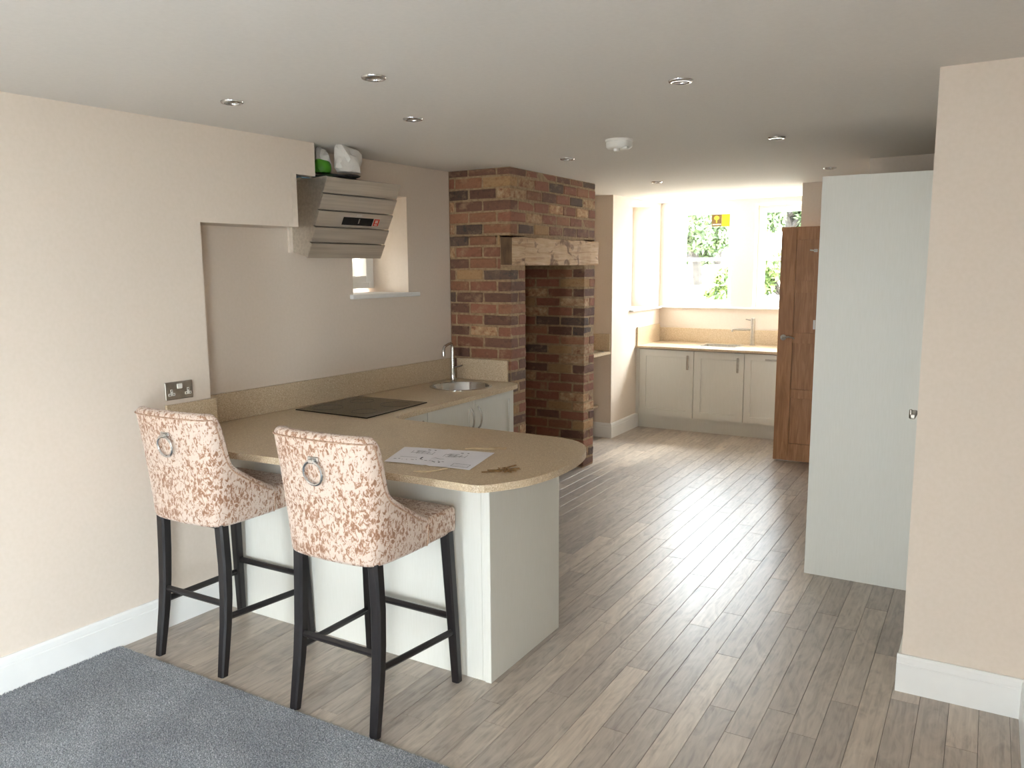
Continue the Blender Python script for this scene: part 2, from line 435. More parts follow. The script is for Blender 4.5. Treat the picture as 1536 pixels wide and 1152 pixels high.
# recess back wall with the small window
WS0, WS1, WZ0, WZ1 = 3.80, 4.34, 1.555, 2.205
mb = MB()
mb.box(-4.2, BK, 2.532, WS0, -.01, WH)
mb.box(-4.2, BK, WS1, 4.815, -.01, WH)
mb.box(-4.2, BK, WS0, WS1, -.01, WZ0)
mb.box(-4.2, BK, WS0, WS1, WZ1, WH)
mb.build('wall_recess', M['wall'], kind='structure', rz=WROT)
B(-4.2, -3.785, 5.02, 7.484, -.01, WH).build('wall_nook', M['wall'], kind='structure')
# kitchen left wall with side window
KX = -3.24
mb = MB()
mb.box(-4.1, KX, 7.484, 7.98, -.01, WH); mb.box(-4.1, KX, 8.79, 9.12, -.01, WH)
mb.box(-4.1, KX, 7.98, 8.79, -.01, 1.262); mb.box(-4.1, KX, 7.98, 8.79, 2.385, WH)
mb.build('wall_kitchen_left', M['wall'], kind='structure')
# far wall, two windows
BY = 8.83
W1, W2, WB, WT = (-3.13, -2.435), (-2.195, -1.50), 1.268, 2.375
mb = MB()
for a, b_ in ((KX, W1[0]), (W1[1], W2[0]), (W2[1], -1.3)): mb.box(a, b_, BY, 9.12, -.01, WH)
for a, b_ in (W1, W2):
    mb.box(a, b_, BY, 9.12, -.01, WB); mb.box(a, b_, BY, 9.12, WT, WH)
mb.build('wall_far', M['wall'], kind='structure')
B(-1.47, 1.0, 7.50, 9.12, -.01, WH).build('wall_kitchen_right', M['wall'], kind='structure')
# hall wall with doorway behind the oak door
mb = MB()
mb.box(-.765, -.65, 6.10, 6.50, -.01, WH); mb.box(-.765, -.65, 7.30, 7.50, -.01, WH); mb.box(-.765, -.65, 6.50, 7.30, 2.07, WH)
mb.box(-.65, 1.0, 6.10, 6.22, -.01, WH)
mb.build('wall_hall', M['wall'], kind='structure')
B(.8, 1.0, 6.22, 7.5, -.01, WH).build('wall_hall_end', M['wall'], kind='structure')
# pier and right side
B(-.215, .6, 3.486, 3.70, -.01, WH).build('wall_pier', M['wall'], kind='structure')
mb = MB()
mb.box(-.20, .6, 3.70, 3.74, -.01, WH); mb.box(-.20, .6, 4.50, 6.10, -.01, WH); mb.box(-.20, .6, 3.74, 4.50, 2.05, WH); mb.box(.0, .6, 3.74, 4.50, -.01, 2.05)
mb.build('wall_passage', M['wall'], kind='structure')
mb = MB()
mb.box(.217, .45, -2.5, -1.6, -.01, WH); mb.box(.217, .45, -.5, 3.486, -.01, WH); mb.box(.217, .45, -1.6, -.5, 2.12, WH)
mb.build('wall_right', M['wall'], kind='structure')
# wall behind the camera
mb = B(-3.7, -2.2, -2.5, -2.3, -.01, WH); mb.box(-1.3, .3, -2.5, -2.3, -.01, WH); mb.box(-2.2, -1.3, -2.5, -2.3, 2.12, WH)
mb.build('wall_back', M['wall'], kind='structure')

def baseboard(name, p0, p1, nrm, h=.158, t=.016, e0=0, e1=0):
    """profiled skirting from p0 to p1, nrm = side it faces"""
    p0 = Vector((p0[0], p0[1], 0)); p1 = Vector((p1[0], p1[1], 0)); n = Vector((nrm[0], nrm[1], 0)).normalized()
    d = (p1-p0).normalized(); p0 = p0 - d*e0; p1 = p1 + d*e1
    prof = [(0, 0), (t, 0), (t, h*.74), (t-.003, h*.76), (t-.003, h*.79), (t-.001, h*.80), (t-.002, h*.93), (t-.007, h), (0, h)]
    mb = MB(); mb.loft([[q + n*a + Vector((0, 0, z)) for a, z in prof] for q in (p0, p1)])
    return mb.build(name, M['white'], kind='structure')
a_, b_ = wp(F, -2.3), wp(F, 2.512)
baseboard('baseboard_left', a_, b_, (math.cos(A), -math.sin(A)))
baseboard('baseboard_pier', (-.215, 3.486), (.217, 3.486), (0, -1), e0=.016)
baseboard('baseboard_pier_side', (-.215, 3.486), (-.215, 3.70), (-1, 0))
baseboard('baseboard_right', (.217, -.5), (.217, 3.470), (-1, 0))
baseboard('baseboard_kitchen_left', (KX, 7.484), (KX, 8.19), (1, 0), h=.152, e0=.016)
baseboard('baseboard_nook', (-3.785, 7.484), (KX, 7.484), (0, -1), h=.152)

# ------------------------------------------------------------------ windows and doors
def window_unit(name, x0, x1, z0, z1, mtx, fw=.055, sash=.05, rail=None, depth=.07):
    """frame lies in local XZ, front face toward local -Y; mtx places it"""
    root = empty(name); root.matrix_world = mtx; setp(root, kind='structure')
    f = MB()
    f.box(x0, x0+fw, 0, depth, z0, z1, bev=.003); f.box(x1-fw, x1, 0, depth, z0, z1, bev=.003)
    f.box(x0+fw, x1-fw, 0, depth, z0, z0+fw, bev=.003); f.box(x0+fw, x1-fw, 0, depth, z1-fw, z1, bev=.003)
    f.build('window_frame', M['frame'], root)
    a, b2, c, d = x0+fw-.004, x1-fw+.004, z0+fw-.004, z1-fw+.004
    s_ = MB()
    s_.box(a, a+sash, -.012, depth-.02, c, d, bev=.004); s_.box(b2-sash, b2, -.012, depth-.02, c, d, bev=.004)
    s_.box(a+sash, b2-sash, -.012, depth-.02, c, c+sash, bev=.004); s_.box(a+sash, b2-sash, -.012, depth-.02, d-sash, d, bev=.004)
    if rail: s_.box(a+sash, b2-sash, -.008, depth-.02, rail-.02, rail+.02, bev=.004)
    s_.build('sash', M['frame'], root)
    cuts = [c+sash, d-sash] if not rail else [c+sash, rail-.02, rail+.02, d-sash]
    for i in range(0, len(cuts), 2):
        B(a+sash-.004, b2-sash+.004, .018, .024, cuts[i]-.004, cuts[i+1]+.004).build('pane', M['glass'], root)
    return root
w1 = window_unit('window_1', W1[0]+.055, W1[1], WB+.012, WT-.012, Matrix.Translation((0, 8.985, 0)), rail=1.80, fw=.035, sash=.04)
w2 = window_unit('window_2', W2[0], W2[1], WB+.012, WT-.012, Matrix.Translation((0, 8.985, 0)), rail=1.80, fw=.035, sash=.04)
for w_ in (w1, w2):
    x = -2.66 if w_ is w1 else -1.8
    mb = B(x-.12, x+.12, -.006, .002, WT-.052, WT-.036, bev=.002); mb.box(x-.02, x+.02, -.012, -.004, WT-.05, WT-.038, bev=.002)
    mb.build('trickle_vent', M['frame'], w_)
mt = Matrix.Translation((-3.56, 0, 0)) @ Matrix.Rotation(PI/2, 4, 'Z')      # local x -> world y, faces +X
w3 = window_unit('window_3', 7.985, 8.785, 1.28, 2.38, mt, rail=1.80)
mb = MB(); mb.box(8.02, 8.05, -.035, -.012, 1.74, 1.86, bev=.004); mb.box(8.025, 8.045, -.05, -.03, 1.74, 1.76, bev=.003)
mb.build('window_catch', M['satin'], w3)
mt = Matrix.Rotation(WROT, 4, 'Z') @ Matrix.Translation((-4.02, 0, 0)) @ Matrix.Rotation(PI/2, 4, 'Z')
window_unit('window_4', WS0, WS1, WZ0+.03, WZ1, mt, fw=.045, sash=.045)
# sill boards
B(W1[0]-.10, W2[1], 8.79, 8.985, WB-.004, WB+.014, bev=.004).build('trim_2', M['white'], kind='structure')
B(-3.545, -3.195, 7.945, 8.785, 1.258, 1.276, bev=.004).build('trim_3', M['white'], kind='structure')
B(-4.0, BK+.03, WS0-.03, WS1, 1.53, WZ0+.004, bev=.005).build('trim_4', M['white'], kind='structure', rz=WROT)
mb = B(BK, BK+.03, WS1, WS1+.095, 1.53, WZ0+.004, bev=.005); mb.build('trim_5', M['white'], kind='structure', rz=WROT)
# glazed garden doors in the right wall behind the camera
window_unit('door_2', 1.3, 2.2, 0, 2.12, Matrix.Translation((0, -2.33, 0)) @ Matrix.Rotation(PI, 4, 'Z'), fw=.04, sash=.06)
window_unit('door_1', .5, 1.6, 0, 2.12, Matrix.Translation((.36, 0, 0)) @ Matrix.Rotation(-PI/2, 4, 'Z'), fw=.04, sash=.06)
# oak door standing open in front of the far right wall
def oak_door():
    r = empty('oak_door', (-1.587, 7.304, .012))
    setp(r, 'brown oak panelled door standing open beside the far kitchen cabinets', 'door')
    W, T = .78, .04
    mb = MB()
    rows = [(.155, .560), (.640, 1.045), (1.135, 1.48), (1.585, 1.930)]
    st, mid = .127, .09
    mb.box(0, st, 0, T, 0, 2.04, bev=.002); mb.box(W-st, W, 0, T, 0, 2.04, bev=.002)
    zs = [0] + [z for rw in rows for z in rw] + [2.04]
    for i in range(0, len(zs), 2): mb.box(st, W-st, 0, T, zs[i], zs[i+1], bev=.002)
    for z0, z1 in rows: mb.box(W/2-mid/2, W/2+mid/2, 0, T, z0, z1, bev=.002)
    mb.build('door_frame', M['oak'], r)
    for z0, z1 in rows:
        for x0, x1 in ((st, W/2-mid/2), (W/2+mid/2, W-st)):
            B(x0-.003, x1+.003, .012, T-.012, z0-.003, z1+.003).build('panel', M['oak'], r)
    h = MB()
    rr = [[(.049 + q*math.cos(2*PI*k/24), y, 1.092 + q*math.sin(2*PI*k/24)) for k in range(24)] for q, y in ((.026, 0), (.026, -.008), (.022, -.010), (.011, -.011), (.010, -.05))]
    h.loft(rr)
    h.tube([(.049, -.046, 1.092), (.07, -.05, 1.096), (.10, -.05, 1.101), (.13, -.046, 1.097), (.15, -.042, 1.088)], [.010, .010, .009, .008, .007], 10)
    h.build('lever_handle', M['satin'], r, smooth=True)
    mb = MB(); mb.box(.272, .302, -.006, 0, 1.825, 1.85, bev=.002); mb.tube([(.29, -.004, 1.838), (.275, -.03, 1.838), (.245, -.034, 1.842)], .006, 8)
    mb.build('coat_hook', M['plastic'], r)
    mb = B(.292, .31, -.004, 0, 1.17, 1.25, bev=.001); mb.build('latch_plate', M['plastic'], r)
oak_door()
# white passage door round the corner of the pier, only its lever peeps out
def passage_door():
    r = empty('passage_door', (-.165, 3.75, .005)); setp(r, 'white door round the corner of the near wall with a satin lever handle', 'door')
    mb = B(0, .04, 0, .74, 0, 2.03, bev=.002); mb.build('door_leaf', M['white'], r)
    h = MB()
    h.loft([[(x, .30 + q*math.cos(2*PI*k/20), 1.055 + q*math.sin(2*PI*k/20)) for k in range(20)] for q, x in ((.026, 0), (.026, -.008), (.011, -.010), (.010, -.085))])
    h.box(-.112, -.086, .20, .315, 1.042, 1.066, bev=.004)
    h.box(-.112, -.100, .20, .216, 1.042, 1.085, bev=.004)
    h.build('lever_handle', M['satin'], r)
passage_door()

# ------------------------------------------------------------------ brick chimney breast
CX, CY0, CY1 = -2.945, 5.0, 6.42
OY0, OY1 = 5.215, 6.22
BZ0, BZ1 = 1.738, 1.94
def chimney():
    r = .0025
    mb = MB()
    mb.box(-3.78, CX-r, CY0+r, OY0-r, -.005, BZ1+.01); mb.box(-3.78, CX-r, OY1+r, CY1-r, -.005, BZ1+.01)
    mb.box(-3.78, CX-r, CY0+r, CY1-r, BZ1-.006, CE-.001)
    mb.box(-3.78, -3.60, OY0-r, OY1+r, -.005, BZ1+.01)
    mb.box(-3.60, -3.03, OY0-r, OY1+r, BZ0, BZ1+.01)
    root = mb.build('chimney_breast', M['mortar'], label='exposed red brick chimney breast with a tall open fireplace and timber beam', cat='fireplace')
    # irregular hand-made brick shapes, unit size
    vars_ = []
    for k in range(6):
        b = B(-.1125, .1125, -.0525, .0525, -.0355, .0355, bev=.006)
        for v in b.bm.verts:
            v.co += Vector((random.uniform(-.003, .003), random.uniform(-.002, .002), random.uniform(-.003, .003)))
            v.co.x /= .225; v.co.y /= .105; v.co.z /= .071
        vars_.append([])
        me0 = b.mesh('brick', BRICKS[0])
        for m in BRICKS:
            me = me0.copy(); me.materials.clear(); me.materials.append(m); vars_[-1].append(me)
    def put(x0, x1, y0, y1, z0, z1, buff=.12):
        wts = [.37, .25, .14, .05, buff, .10]
        mi = random.choices(range(6), wts)[0]
        o = bpy.data.objects.new('brick', random.choice(vars_)[mi]); COL.objects.link(o); o.parent = root
        dx, dy, dz = x1-x0, y1-y0, z1-z0
        o.location = ((x0+x1)/2, (y0+y1)/2, (z0+z1)/2)
        if dy > dx:
            o.rotation_euler = (0, 0, PI/2 + random.uniform(-.006, .006)); o.scale = (dy, dx, dz)
        else:
            o.rotation_euler = (0, 0, random.uniform(-.006, .006)); o.scale = (dx, dy, dz)
    P, J = .0815, .0125
    Ls, Lh = .225, .106
    for k in range(30):
        z1 = CE-.004 if k == 0 else 2.365 - (k-1)*P - J/2
        z0 = 2.365 - k*P + J/2
        if z0 < .0: z0 = .002
        if z1-z0 < .02: continue
        sA = (k % 2 == 1)          # stretcher shows on the left face at the corner
        j = lambda: random.uniform(-.004, .004)
        beam = z1 > BZ0 and z0 < BZ1
        # left face (faces -Y): from the corner to the wall
        if z1 > 1.03:
            x = CX
            first = True
            while x > -3.46:
                l = (Ls if sA else Lh) if first else Ls
                xa = max(x-l, -3.462)
                p = random.uniform(0, .004)
                if first and not beam:
                    lf = (Lh if sA else Ls)
                    if z1 < BZ0: lf = min(lf, OY0-CY0) if not sA else Lh
                    put(xa, x+random.uniform(-.001, .003), CY0-p, CY0+lf, z0, z1)
                else:
                    x1 = min(x, -3.03) if beam else x
                    if x1-xa > .02: put(xa, x1, CY0-p, CY0+.09, z0, z1)
                x = xa-J; first = False
        else:
            lf = Lh if sA else OY0-CY0
            put(CX-(Ls if sA else Lh), CX+random.uniform(-.001, .003), CY0+.001, CY0+lf, z0, z1)
        # front face (faces +X) above the beam
        if z0 >= BZ1-.03:
            y = CY0 + (Lh if sA else Ls) + J
            while y < CY1-.02:
                ye = min(y+Ls+j(), CY1)
                if CY1-ye < .06: ye = CY1
                if z0 < BZ1: zz = BZ1+.004
                else: zz = z0
                if z1-zz > .015: put(CX-.09, CX+random.uniform(-.002, .004), y, ye, zz, z1)
                y = ye+J
        if z1 < BZ0+.02 or z0 < BZ0:
            zt = min(z1, BZ0-.003)
            if zt-z0 < .02: continue
            # left pillar closer
            if sA: put(CX-.09, CX+random.uniform(-.002, .003), CY0+Lh+J, OY0+random.uniform(-.003, .003), z0, zt)
            # right pillar: front + inner jamb (faces -Y)
            if sA:
                put(CX-Lh, CX+random.uniform(-.002, .003), OY1-random.uniform(0, .004), CY1+random.uniform(-.004, .004), z0, zt)
                x = CX-Lh-J
            else:
                put(CX-Ls, CX+random.uniform(-.002, .003), OY1-random.uniform(0, .004), OY1+.095, z0, zt)
                put(CX-Ls, CX+random.uniform(-.002, .003), OY1+.105, CY1+random.uniform(-.004, .004), z0, zt)
                x = CX-Ls-J
            while x > -3.58:
                xa = max(x-Ls, -3.6)
                put(xa, x, OY1-random.uniform(0, .004), OY1+.09, z0, zt)
                x = xa-J
    # timber beam, slightly waney
    nx, ny, nz = 3, 40, 6
    bx = MB(); x0, x1, y0, y1 = -3.022, -2.926, 4.992, 6.462
    rings = []
    for i in range(ny+1):
        y = y0+(y1-y0)*i/ny; ring = []
        for a, c in [(0, 0), (.5, 0), (.94, 0), (1, .05), (1, .3), (1, .6), (1, .95), (.94, 1), (.5, 1), (0, 1)]:
            wob = .004*math.sin(i*.7+c*5)+.002*math.sin(i*1.9+a*3+c*2)
            ring.append((x0+(x1-x0)*a + (wob if a > .9 else 0), y, BZ0+.001+(BZ1-BZ0-.004)*c + (wob*.7 if 0 < a < .95 and c > .5 else 0)))
        rings.append(ring)
    bx.loft(rings); bm_ = bx.build('timber_beam', M['beam'], root, smooth=True, ang=30, label='pale weathered timber beam over the fireplace')
    B(x0+.002, x1-.003, y0-.0015, y0+.002, BZ0+.004, BZ1-.006).build('end_grain', M['endgrain'], bm_, label='dark sawn end of the beam')
chimney()

# ------------------------------------------------------------------ cabinet helpers
def door_panel(name, parent, w, h, mtx, stile=.075, handle='bow', hx=None, hz=None, hl=.13, horiz=False):
    """shaker front; local x = width, z = height, faces local -Y"""
    mb = B(.002, w-.002, -.02, 0, 0, h)
    f = min(mb.bm.faces, key=lambda q: q.calc_center_median().y)
    mb.bm.normal_update()
    bmesh.ops.inset_region(mb.bm, faces=[f], thickness=stile, depth=0)
    mb.bm.normal_update()
    bmesh.ops.inset_region(mb.bm, faces=[f], thickness=.003, depth=-.009)
    o = mb.build(name, M['cab'], parent)
    o.matrix_local = mtx
    if handle:
        hb = MB()
        pts = []
        for i in range(9):
            t = i/8; d = -.02 - .03*math.sin(PI*min(1, max(0, t)))**.55
            pts.append((hx + (t-.5)*hl if horiz else hx, d, hz if horiz else hz + (t-.5)*hl))
        if handle == 'bow': hb.tube(pts, .0065, 8)
        else:
            if horiz:
                hb.box(hx-hl/2, hx+hl/2, -.045, -.037, hz-.009, hz+.009, bev=.002)
                for e in (-1, 1): hb.box(hx+e*(hl/2-.015)-.006, hx+e*(hl/2-.015)+.006, -.038, -.019, hz-.006, hz+.006)
            else:
                hb.box(hx-.011, hx+.011, -.045, -.037, hz-hl/2, hz+hl/2, bev=.003)
                for e in (-1, 1): hb.box(hx-.007, hx+.007, -.038, -.019, hz+e*(hl/2-.03)-.007, hz+e*(hl/2-.03)+.007)
        hb.build('handle', M['satin'], o, smooth=True)
    return o
def facing(x, y, z, rz): return Matrix.Translation((x, y, z)) @ Matrix.Rotation(rz, 4, 'Z')

WT0, WT1 = .875, .905
KW = .976
# --- cooking run along the left wall: doors face +X at X=-2.93
def run_cab(y0, y1, doors, label, grp='cabinets under the sink and hob worktop'):
    r = empty('base_cabinet', (-2.88, y0, 0)); setp(r, label, 'cabinet', grp)
    B(-.42, 0, .001, y1-y0-.001, .14, .74).build('body', M['cab'], r)
    n = len(doors); wd = (y1-y0)/n
    for i, hs in enumerate(doors):
        hx = .045 if hs == 'l' else wd-.045
        door_panel('door', r, wd, .72, facing(0, i*wd, .148, PI/2), hx=hx, hz=.60, hl=.15)
run_cab(3.867, 4.885, ['r', 'l'], 'pale grey two-door base cabinet under the round sink by the chimney')
run_cab(3.36, 3.863, ['r'], 'pale grey base cabinet beside the hob tucked behind the peninsula top')
B(-2.93, -2.91, 3.32, 4.885, 0, .138).build('plinth', M['cab'], label='low pale plinth board below the sink cabinets', cat='plinth')
# --- peninsula
def peninsula():
    r = empty('peninsula_cabinet', (-2.4, 2.70, 0)); setp(r, 'pale painted breakfast peninsula base behind the two bar stools', 'cabinet')
    o = lambda mb, n: setattr(mb.build(n, M['cab'], r), 'location', (2.4, -2.70, 0))
    o(B(-3.325, -1.738, 2.700, 2.720, 0, WT0-.001, bev=.001), 'back_panel')
    o(B(-1.7372, -1.7235, 2.700, 2.73, 0, WT0-.001, bev=.001), 'filler_strip')
    o(B(-1.723, -1.693, 2.694, 3.313, 0, WT0-.001, bev=.002), 'end_panel')
    o(B(-2.92, -1.725, 2.724, 3.285, .14, WT0-.002), 'body')
    o(B(-2.92, -1.725, 3.24, 3.255, 0, .14), 'plinth')
    for i in range(2):
        d = door_panel('door', r, .59, .70, facing(-1.73+2.4-i*.595, 3.287-2.70, .148, PI), hx=.05 if i else .54, hz=.58)
peninsula()
# --- worktop of peninsula and cooking run (one continuous L)
def arc_smooth(pts, it=2):
    for _ in range(it):
        q = []
        for i in range(len(pts)):
            a, b = Vector(pts[i]), Vector(pts[(i+1) % len(pts)])
            q += [a*.75+b*.25, a*.25+b*.75]
        pts = q
    return pts
fs = wp(F+.001, 2.534); fb = wp(BK+.001, 2.536); f0 = wp(F+.001, 2.255)
bk_end = wp(BK+.001, 4.83)
curve = [Vector(p)*KW for p in [(-1.74, 2.572), (-1.68, 2.574), (-1.645, 2.598), (-1.60, 2.664), (-1.555, 2.745), (-1.525, 2.86), (-1.512, 2.98), (-1.518, 3.13), (-1.54, 3.26), (-1.575, 3.365), (-1.625, 3.445), (-1.70, 3.508), (-1.80, 3.538)]]
def open_smooth(p, it=2):
    for _ in range(it):
        q = [p[0]]
        for i in range(len(p)-1): q += [p[i]*.75+p[i+1]*.25, p[i]*.25+p[i+1]*.75]
        q.append(p[-1]); p = q
    return p
inner = open_smooth([Vector(p)*KW for p in [(-2.70, 3.545), (-2.82, 3.55), (-2.885, 3.585), (-2.898, 3.66), (-2.90, 3.80)]], 2)
endc = open_smooth([Vector(p) for p in [(-2.838, 4.80), (-2.842, 4.90), (-2.865, 4.96), (-2.93, 4.992), (-3.0, 4.993)]], 2)
outer = [Vector(f0), Vector((-2.99, 2.443)), Vector((-2.86, 2.453)), Vector((-2.44, 2.482)), Vector((-2.07, 2.504)), Vector((-1.855, 2.509))] + open_smooth(curve, 1) + inner + endc + [Vector((bk_end[0], 4.995)), Vector(fb), Vector(fs)]
SX, SY, SR = -3.15, 4.655, .205
hole = [(SX+SR*math.cos(2*PI*k/40), SY+SR*math.sin(2*PI*k/40)) for k in range(40)]
mb = MB(); mb.slab(outer, WT0, WT1, [hole])
wt = mb.build('worktop', M['stone'], label='speckled beige stone worktop with rounded peninsula end, dusty, holding hob and sink', cat='worktop')
# upstands along the worktop edges
B(F, F+.02, 2.274, 2.556, WT1, 1.085, bev=.003).build('upstand', M['stone'], label='short beige stone upstand below the double socket', cat='upstand', rz=WROT)
B(BK+.001, BK+.02, 2.537, 4.79, WT1, 1.06, bev=.003).build('upstand', M['stone'], label='long beige stone upstand along the wall behind the hob', cat='upstand', rz=WROT)
B(-3.40, -2.962, 4.972, 4.992, WT1, 1.06, bev=.003).build('upstand', M['stone'], label='beige stone upstand against the brick behind the round sink', cat='upstand')
# --- hob
def hob():
    pts = [(-3.465, 3.392), (-2.915, 3.380), (-2.935, 3.965), (-3.462, 3.945)]
    mb = MB(); mb.slab(pts, WT1, WT1+.006)
    r = mb.build('induction_hob', M['black'], label='flat black glass hob set on the worktop below the hood', cat='hob')
    for cx, cy, q in ((-3.34, 3.53, .09), (-3.32, 3.81, .075), (-3.06, 3.53, .075), (-3.06, 3.81, .09)):
        m = MB(); m.lathe([(q, 0), (q, .0006), (q-.003, .0006), (q-.003, 0)], (cx, cy, WT1+.006), 40)
        m.build('cooking_zone', M['zone'], r)
hob()
# --- round sink and tap
def sink():
    r = empty('round_sink', (SX, SY, WT1)); setp(r, 'round stainless steel sink bowl set in the worktop beside the chimney', 'sink')
    mb = MB(); prof = [(SR+.014, .0005), (SR+.014, .003), (SR+.006, .005), (SR-.006, .003), (SR-.010, -.006), (SR-.018, -.09), (SR-.035, -.12), (SR-.08, -.132), (.045, -.134)]
    mb.lathe(prof, n=48); mb.build('bowl', M['chrome'], r, smooth=True, ang=50)
    mb = MB(); mb.lathe([(.045, -.134), (.043, -.130), (.03, -.131), (.028, -.136), (.001, -.136)], n=24); mb.build('waste', M['satin'], r, smooth=True)
sink()
def tap_near():
    r = empty('mixer_tap', (-3.345, 4.84, WT1)); setp(r, 'tall chrome swan neck tap standing behind the round sink', 'tap')
    mb = MB(); mb.lathe([(.024, 0), (.024, .008), (.018, .012), (.016, .06), (.0125, .07), (.0125, .255)], n=20); mb.build('column', M['chrome'], r, smooth=True)
    mb = MB(); mb.tube([(0, 0, .25), (.002, -.01, .27), (.006, -.03, .279), (.012, -.07, .277), (.018, -.115, .268), (.020, -.135, .256), (.021, -.142, .235), (.021, -.142, .195)], .0105, 12); mb.build('spout', M['chrome'], r, smooth=True)
    mb = MB(); mb.tube([(.012, 0, .10), (.04, .0, .108), (.085, 0, .122)], [.007, .006, .005], 8); mb.build('lever', M['chrome'], r, smooth=True)
tap_near()

# ------------------------------------------------------------------ far kitchen
FY = 8.146
def far_cab(x0, x1, label, hx, horiz=False, z0=.148):
    r = empty('base_cabinet', (x0, FY+.02, 0)); setp(r, label, 'cabinet', 'base cabinets under the far windows')
    B(.001, x1-x0-.001, 0, .58, .15, .73).build('body', M['cab'], r)
    w_ = x1-x0
    door_panel('door', r, w_, .706, facing(0, 0, z0, 0), stile=.1 if not horiz else .09, handle='strap', hx=hx-x0, hz=.655 if horiz else .585, hl=.15, horiz=horiz)
far_cab(-3.2, -2.605, 'cream shaker base cabinet at the left end below the far window', -2.665)
far_cab(-2.603, -2.085, 'cream shaker base cabinet in the middle under the far sink', -2.145)
far_cab(-2.083, -1.485, 'cream shaker appliance front with horizontal handle half hidden by the oak door', -1.80, True)
B(-3.238, -3.202, FY, FY+.03, .15, .86).build('filler_panel', M['cab'], label='narrow cream filler strip between the wall and the far left cabinet', cat='panel')
B(-3.224, -1.475, 8.196, 8.214, 0, .146).build('plinth', M['cab'], label='cream plinth board along the floor under the far cabinets', cat='plinth')
sx0, sx1, sy0, sy1 = -2.62, -2.24, 8.36, 8.66
mb = MB(); mb.slab([(KX+.001, 8.118), (-1.475, 8.118), (-1.475, BY-.001), (KX+.001, BY-.001)], .864, .888, [[(sx0, sy0), (sx1, sy0), (sx1, sy1), (sx0, sy1)]])
mb.build('worktop', M['stone'], label='pale stone worktop under the far kitchen windows', cat='worktop')
B(KX+.001, -1.475, BY-.021, BY-.001, .888, 1.042, bev=.002).build('upstand', M['stone'], label='beige stone upstand below the far window sill', cat='upstand')
B(KX+.001, KX+.02, 8.14, BY-.022, .888, 1.085, bev=.002).build('upstand', M['stone'], label='beige stone upstand on the side wall at the far left corner', cat='upstand')
r = empty('inset_sink', (0, 0, 0)); r.location = (sx0, sy0, .888); setp(r, 'rectangular steel sink sunk in the far worktop', 'sink')
mb = MB(); W_, D_ = sx1-sx0, sy1-sy0
mb.slab([(-.012, -.012), (W_+.012, -.012), (W_+.012, D_+.012), (-.012, D_+.012)], .0003, .003, [[(.008, .008), (W_-.008, .008), (W_-.008, D_-.008), (.008, D_-.008)]])
mb.build('rim', M['steel'], r)
mb = MB(); mb.loft([[(a, a, z), (W_-a, a, z), (W_-a, D_-a, z), (a, D_-a, z)] for a, z in ((.008, .001), (.012, -.13), (.03, -.15))], cap=False)
mb.bm.faces.new([v for v in mb.bm.verts if v.co.z < -.14]) ; mb.build('bowl', M['steel'], r)
r = empty('mixer_tap', (-2.155, 8.72, .888)); setp(r, 'brushed steel tap with straight spout beside the far sink', 'tap')
mb = MB(); mb.lathe([(.028, 0), (.028, .006), (.022, .008), (.022, .285), (.018, .29), (.001, .29)], n=24); mb.build('column', M['satin'], r, smooth=True)
mb = MB(); mb.tube([(-.015, 0, .165), (-.19, -.03, .165), (-.205, -.032, .160), (-.208, -.033, .14)], [.013, .013, .013, .012], 12); mb.build('spout', M['satin'], r, smooth=True)
mb = MB(); mb.tube([(-.015, 0, .265), (-.075, -.006, .275)], [.008, .007], 8); mb.build('lever', M['satin'], r, smooth=True)

# --- nook between chimney and far left wall: narrow worktop, upstand, low shelf
nookp = [(-3.78, 6.44), (-3.30, 6.44)] + open_smooth([Vector((-3.245, 6.50)), Vector((-3.235, 7.40)), Vector((-3.235, 7.455)), Vector((-3.262, 7.482))], 2) + [(-3.78, 7.482)]
mb = MB(); mb.slab([Vector(p) for p in nookp], .862, .886); mb.build('worktop', M['stone'], label='narrow stone shelf worktop in the nook right of the chimney', cat='worktop')
B(-3.78, -3.252, 7.462, 7.482, .886, 1.06, bev=.002).build('upstand', M['stone'], label='stone upstand on the nook wall right of the chimney', cat='upstand')
B(-3.78, -3.375, 6.44, 7.482, .305, .327, bev=.002).build('shelf', M['rawwood'], label='low pale shelf near the floor in the nook beside the chimney', cat='shelf')
mb = MB(); mb.lathe([(.085, .0), (.085, .004), (.07, .006), (.066, .001)], (-3.345, 7.34, .886), 28)
mb.build('round_inset', M['grommet'], label='small round metal inset in the nook worktop', cat='inset')

# ------------------------------------------------------------------ tall units right
def tall_units():
    r = empty('tall_unit', (-.808, 4.629, 0)); setp(r, 'tall pale grey-green cabinet housing seen from its plain end panel', 'cabinet')
    B(0, .605, 0, .02, 0, 2.19, bev=.001).build('end_panel', M['cab'], r)
    B(.022, .605, .021, 1.44, .14, 2.18).build('body', M['cab'], r)
    B(.06, .08, .021, 1.44, 0, .14).build('plinth', M['cab'], r)
    for i in range(2):
        door_panel('door', r, .705, 2.03, facing(.022, .025+.708*(i+1), .148, -PI/2), hx=.06 if i == 0 else .65, hz=.9)
tall_units()

